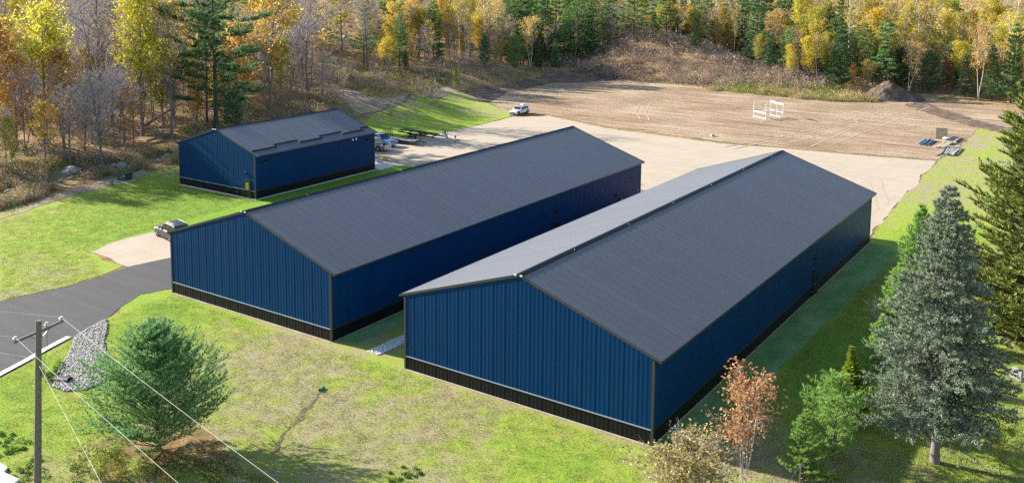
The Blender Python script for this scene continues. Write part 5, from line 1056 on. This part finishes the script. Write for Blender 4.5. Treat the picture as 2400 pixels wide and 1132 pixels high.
near('cream_shrub', 'wide dense shrub with small cream and green leaves by the building corner', 'shrub',
     broadleaf(111, cb=.05, n1=44, n2=7, n3=5, spread=.60, lift=.75, stems=4, leaves=9500, leaf=.036, bark='bark_brown', twig='twig_grey', mats=('leaf_cream', 'leaf_cream', 'leaf_olive'), rad=.009, shape=lambda t: .55+.45*math.sin(math.pi*t)), (4.3,-4.9,3.3), 1.5, .5)
near('leafy_shrub', 'thin leaved green shrub in the lower right corner beyond the spruce trunk', 'shrub',
     broadleaf(112, cb=.1, n1=26, n2=6, n3=4, spread=.48, lift=.8, stems=3, leaves=2200, leaf=.03, bark='bark_brown', mats=('leaf_green', 'leaf_olive', 'leaf_lime'), rad=.008), (17.0,8.1,3.1), 1.1)
near('leafy_shrub', 'sprawling low green shrub at the foot of the lawn pine', 'shrub',
     broadleaf(113, cb=.05, n1=30, n2=6, n3=4, spread=.62, lift=.55, stems=4, leaves=2600, leaf=.05, bark='bark_brown', mats=('leaf_green', 'leaf_olive'), rad=.008), (-22.5,-19.8,1.9), 1.1)
near('dead_tree', 'small grey leafless dead tree between the shaded lawn and blue spruce', 'dead tree',
     broadleaf(114, cb=.2, n1=16, n2=6, n3=4, spread=.42, lift=.6, bark='twig_pale', twig='twig_pale', rad=.012, trs=.006), (6.6,24.6,2.8), 1.25)

# ------------------------------------------------------------------ undergrowth, brush, grass: nobody could count it
def scatter(poly, n, seed, thin=None):
    r_ = np.random.default_rng(seed); poly = np.array(poly, float); lo, hi = poly.min(0), poly.max(0); P = r_.uniform(lo, hi, (n*5, 2)); P = P[_inside(P, poly)]
    return clear_of(P)[:n]
STONES = np.array([p for p, r_, l in edge_b], float); KEEP = [np.array(TRACK, float)]
def clear_of(P):
    """keep weeds off the sandy track and away from the boulders"""
    ok = np.ones(len(P), bool)
    for k in KEEP: ok &= ~_inside(P, k)
    for q in STONES:
        d = P-q; ok &= ~((np.hypot(d[:, 0], d[:, 1]) < 1.3) | ((np.abs(d[:, 0]*.83+d[:, 1]*.56) < 1.5) & (d[:, 0]*.56-d[:, 1]*.83 > 0) & (d[:, 0]*.56-d[:, 1]*.83 < 4)))
    return P[ok]
def brush(name, groups, label=None):
    """each group: (points, kind, height, spread, material)"""
    parts = []; mats = []; r_ = np.random.default_rng(len(name)+len(groups))
    for P, kind, h_, sp, mat in groups:
        if not len(P): continue
        if mat not in mats: mats.append(mat)
        z = height(P); B = np.c_[P, z]; n = len(B); hh = h_*r_.uniform(.55, 1.3, n)
        if kind == 'twig':                                              # upright fans of fine stems with feathery tops
            k = 26; Q = np.repeat(B, k, 0); H_ = np.repeat(hh, k); D = r_.normal(0, .42, (n*k, 3)); D[:, 2] = 1; D /= np.linalg.norm(D, axis=1)[:, None]
            Q = Q+np.c_[r_.normal(0, sp*.25, (n*k, 2)), np.zeros(n*k)]; T = Q+D*(H_*r_.uniform(.6, 1.1, n*k))[:, None]; s = rand_dirs(r_, n*k)*(.014+.012*H_)[:, None]
            V = np.stack([Q-s*.5, Q+s*.5, T], 1).reshape(-1, 3); parts.append(((V, np.arange(len(V)), np.full(n*k, 3)), mats.index(mat)))
            k2 = 30; Q = np.repeat(B, k2, 0); H_ = np.repeat(hh, k2); rad = rand_dirs(r_, n*k2)*(r_.uniform(.55, 1, n*k2)**.5)[:, None]; rad[:, 2] = np.abs(rad[:, 2])
            C = Q+rad*np.c_[H_*.62*sp, H_*.62*sp, H_*1.0]; parts.append((leaf_quads(r_, C, .16*h_+.05, 0, .35), mats.index(mat)))
        elif kind == 'leafy':
            k = 60; Q = np.repeat(B, k, 0); H_ = np.repeat(hh, k); rad = rand_dirs(r_, n*k)*(r_.uniform(.3, 1, n*k)**.5)[:, None]; rad[:, 2] = np.abs(rad[:, 2])
            C = Q+rad*np.c_[H_*sp, H_*sp, H_]; parts.append((leaf_quads(r_, C, .13*h_+.07, .2, .6), mats.index(mat)))
        else:                                                           # grass clump
            k = 16; Q = np.repeat(B, k, 0); H_ = np.repeat(hh, k); D = r_.normal(0, .4, (n*k, 3)); D[:, 2] = 1; Q = Q+np.c_[r_.normal(0, sp, (n*k, 2)), np.zeros(n*k)]
            T = Q+D*H_[:, None]*.9; s = rand_dirs(r_, n*k)*(.012+.03*H_)[:, None]; s[:, 2] = 0; V = np.stack([Q-s, Q+s, T], 1).reshape(-1, 3); parts.append(((V, np.arange(len(V)), np.full(n*k, 3)), mats.index(mat)))
    V, L_, S, M_ = joined(parts); return props(link(name, arrays_mesh(name, V, L_, S, mats, M_)), kind='stuff')
def mound_pts(n, seed):
    r_ = np.random.default_rng(seed); P = r_.uniform((-112, 160), (-38, 206), (n, 2)); z = height(P)
    hh = sum(a*np.exp(-((P[:, 0]-cx)**2+(P[:, 1]-cy)**2)/(2*s*s)) for cx, cy, s, a in ((-91, 184, 10.5, 8.4), (-78, 181, 9, 3), (-65, 178, 9, 3.9), (-46, 172, 8, 1.7)))
    return P[hh > .75]
MP = mound_pts(4200, 3)
foot = [(-87.0,159.9), (-73.8,161.2), (-57.4,158.0), (-42.0,156.3), (-32.2,157.4), (-40, 168), (-58, 174), (-75, 178), (-90, 174)]
brush('mound_brush', [(MP[:1150], 'twig', 2.5, 1.1, 'brush_brown'), (scatter(foot, 120, 8), 'twig', 1.4, 1.0, 'brush_brown'), (MP[1900:1990], 'leafy', 1.3, .9, 'brush_olive')])
gb = [(-62.9,156.2), (-50.6,156.0), (-40.8,155.3), (-32.1,156.8), (-24.4,161.4), (-26.0,172.4), (-33.2,174.8), (-42.7,167.3), (-54.2,165.8)]
brush('green_brush', [(scatter(gb, 330, 9), 'leafy', 1.25, 1.0, 'brush_olive'), (scatter(gb, 260, 10), 'leafy', .9, 1.1, 'brush_tan'), (scatter(gb, 130, 11), 'twig', 1.6, 1.0, 'brush_tan'), (scatter([(-32.2,157.4), (-25.6,162.8), (-29.8,184.9), (-35.3,179.5)], 90, 12), 'twig', 2.0, 1.2, 'brush_tan')])
e1 = [(-83.7,3.6), (-85.0,11.1), (-88.8,16.5), (-90.3,26.3), (-89.8,34.7), (-97.0,40.1), (-98.4,25.9), (-100.5,12.1)]
e2 = [(-96.7,40.6), (-97.4,56.9), (-95.4,71.7), (-105.5,81.9), (-108.5,64.8), (-104.3,46.3)]
e3 = [(-102.1,80.8), (-96.2,84.9), (-104.3,114.8), (-114.0,129.0), (-124.5,116.6), (-114.8,91.4)]
e4 = [(-100.3,115.0), (-102.1,134.9), (-103.7,156.6), (-95.4,166.2), (-99.6,173.8), (-118.4,178.1), (-109.9,139.0), (-109.7,126.6)]
e5 = [(-113.4,84.7), (-98.2,80.6), (-145.1,130.0), (-220.9,195.3), (-179.5,148.6)]
brush('edge_undergrowth', [(scatter(e1, 420, 1), 'twig', 1.1, 1.2, 'brush_tan'), (scatter(e1, 300, 2), 'leafy', .8, 1.1, 'brush_olive'), (scatter(e1, 220, 3), 'twig', 1.4, 1.1, 'brush_brown'), (scatter(e1, 160, 33), 'leafy', .7, 1.1, 'brush_rust'),
    (scatter(e2, 200, 4), 'twig', 1.3, 1.2, 'brush_brown'), (scatter(e2, 160, 5), 'leafy', .9, 1.1, 'brush_olive'), (scatter(e2, 150, 35), 'twig', .9, 1.1, 'brush_tan'),
    (scatter(e3, 260, 6), 'twig', 1.1, 1.2, 'brush_tan'), (scatter(e3, 200, 7), 'leafy', 1.0, 1.1, 'brush_olive'), (scatter(e3, 160, 36), 'leafy', .7, 1.2, 'brush_rust'),
    (scatter(e4, 380, 8), 'twig', .9, 1.2, 'brush_tan'), (scatter(e4, 160, 9), 'leafy', .8, 1.1, 'brush_olive'), (scatter(e4, 120, 37), 'twig', 1.2, 1.2, 'brush_brown'), (scatter(e5, 220, 38), 'grass', .9, .5, 'brush_tan'), (scatter(e5, 60, 39), 'twig', 1.0, 1.0, 'brush_brown')])
def rim_pts(n, seed, d0, d1, x0=-230, x1=60, y0=-30, y1=300):
    r_ = np.random.default_rng(seed); P = clear_of(r_.uniform((x0, y0), (x1, y1), (n, 2))); d = np.where(_inside(P, FLAT), -1, _dist(P, FLAT)); return P[(d > d0) & (d < d1) & ((P[:, 0] < -60) | (P[:, 1] > 140))]
RP = rim_pts(12000, 21, 10, 70); FP = rim_pts(9000, 22, 60, 190, -420, 120, -60, 480)
brush('forest_understory', [(RP[:900], 'twig', 2.0, 1.3, 'brush_brown'), (RP[900:1500], 'twig', 1.5, 1.3, 'brush_tan'), (RP[1500:1900], 'leafy', 1.4, 1.2, 'brush_olive'), (RP[1900:2350], 'leafy', 1.1, 1.3, 'brush_rust'), (RP[2350:3300], 'twig', 3.4, .7, 'brush_brown'), (RP[3300:3600], 'twig', 3.0, .7, 'brush_tan')])
brush('far_woods', [(FP[:900], 'twig', 7.5, .5, 'brush_brown'), (FP[900:1150], 'leafy', 8, .4, 'leaf_gold'), (FP[1150:1400], 'leafy', 8, .38, 'leaf_olive'), (FP[1400:1600], 'leafy', 9, .3, 'needle_dark')])
# grass tufts and weeds on the lawns nearest the camera
fl = [(-39.4,-16.7), (-42.0,-10.1), (-43.3,-6.3), (-44.4,0.1), (-26.5, -.5), (-19, -.4), (-.3, -.6), (4, -3), (5.0,-1.4), (-4.2,-8.2), (-15.3,-15.9), (-26.3,-23.6)]
sl_ = [(-53.4,-9.4), (-53.1,-4.8), (-53.1,-0.6), (-60.8,3.0), (-62.5,8.3), (-63.3,15.0), (-63.7,25.9), (-76.5,25.4), (-82.0,21.4), (-80.4,9.5), (-78.8,3.9)]
rl = [(9.3,1.6), (9.0,9.1), (16.0,30.2), (18.2,7.8)]
brush('lawn_grass', [(scatter(fl, 8000, 41), 'grass', .09, .2, 'grass_blade'), (scatter(sl_, 5000, 42), 'grass', .11, .2, 'grass_blade'), (scatter(rl, 2500, 43), 'grass', .12, .16, 'grass_blade'), (scatter([(2.8, -1), (3.2, 45), (8.3, 45), (8.3, 0)], 3500, 51), 'grass', .10, .2, 'grass_blade')])
wl = [(-33.3,-20.4), (-29.3,-20.1), (-24.3,-21.7), (-26.9,-23.7)]; wl2 = [(-27.6,-18.9), (-23.4,-17.2), (-18.2,-14.7), (-14.8,-15.2), (-23.6,-21.4)]
brush('lawn_weeds', [(scatter(wl, 45, 44), 'leafy', .16, 1.4, 'brush_green'), (scatter(wl2, 80, 45), 'leafy', .35, 1.3, 'brush_olive'), (scatter(wl2, 16, 46), 'twig', .6, 1.2, 'brush_rust'), (scatter([(-11.1,-10.9), (-9.7,-9.3), (-8.3,-10.4), (-10.1,-11.7)], 14, 47), 'leafy', .13, 1.2, 'brush_green'),
    (scatter([(-35.6,-15.3), (-37.5,-14.6), (-38.9,-13.0), (-37.9,-13.2)], 20, 48), 'leafy', .3, 1.0, 'brush_green'), (scatter([(8.0,0.7), (7.7,4.5), (9.9,2.0)], 20, 49), 'leafy', .5, 1.1, 'brush_olive'), (scatter([(-3.5,101.7), (-0.2,128.9), (0.4,139.3), (-1.7,112.4)], 50, 50), 'grass', .35, .3, 'brush_tan')])
# fallen trunks
for i, (a, b, r_, h0, h1, l) in enumerate((((-114.1,26.3), (-123.4,32.6), .32, 1.6, .3, 'broken pale fallen trunk lying in the orange woods at far left'), ((-111.3,43.5), (-114.3,53.0), .28, .3, 1.6, 'long dark fallen trunk leaning in the woods left of the pines'), ((-101.3,37.6), (-101.2,42.1), .22, .2, .3, 'thin fallen log on the leaf litter left of the small building'), ((-114.8,140.4), (-115.6,152.6), .22, .3, .5, 'fallen dark log below the two evergreens on the embankment'))):
    p, q = Vector((*a, hz(*a)+h0)), Vector((*b, hz(*b)+h1))
    o = MB().tube([p, p.lerp(q, .5)+Vector((0, 0, .1)), q], [r_, r_*.85, r_*.55], 'bark_white' if i == 0 else 'bark_grey', 8).build('fallen_log'); props(o, l, 'log')
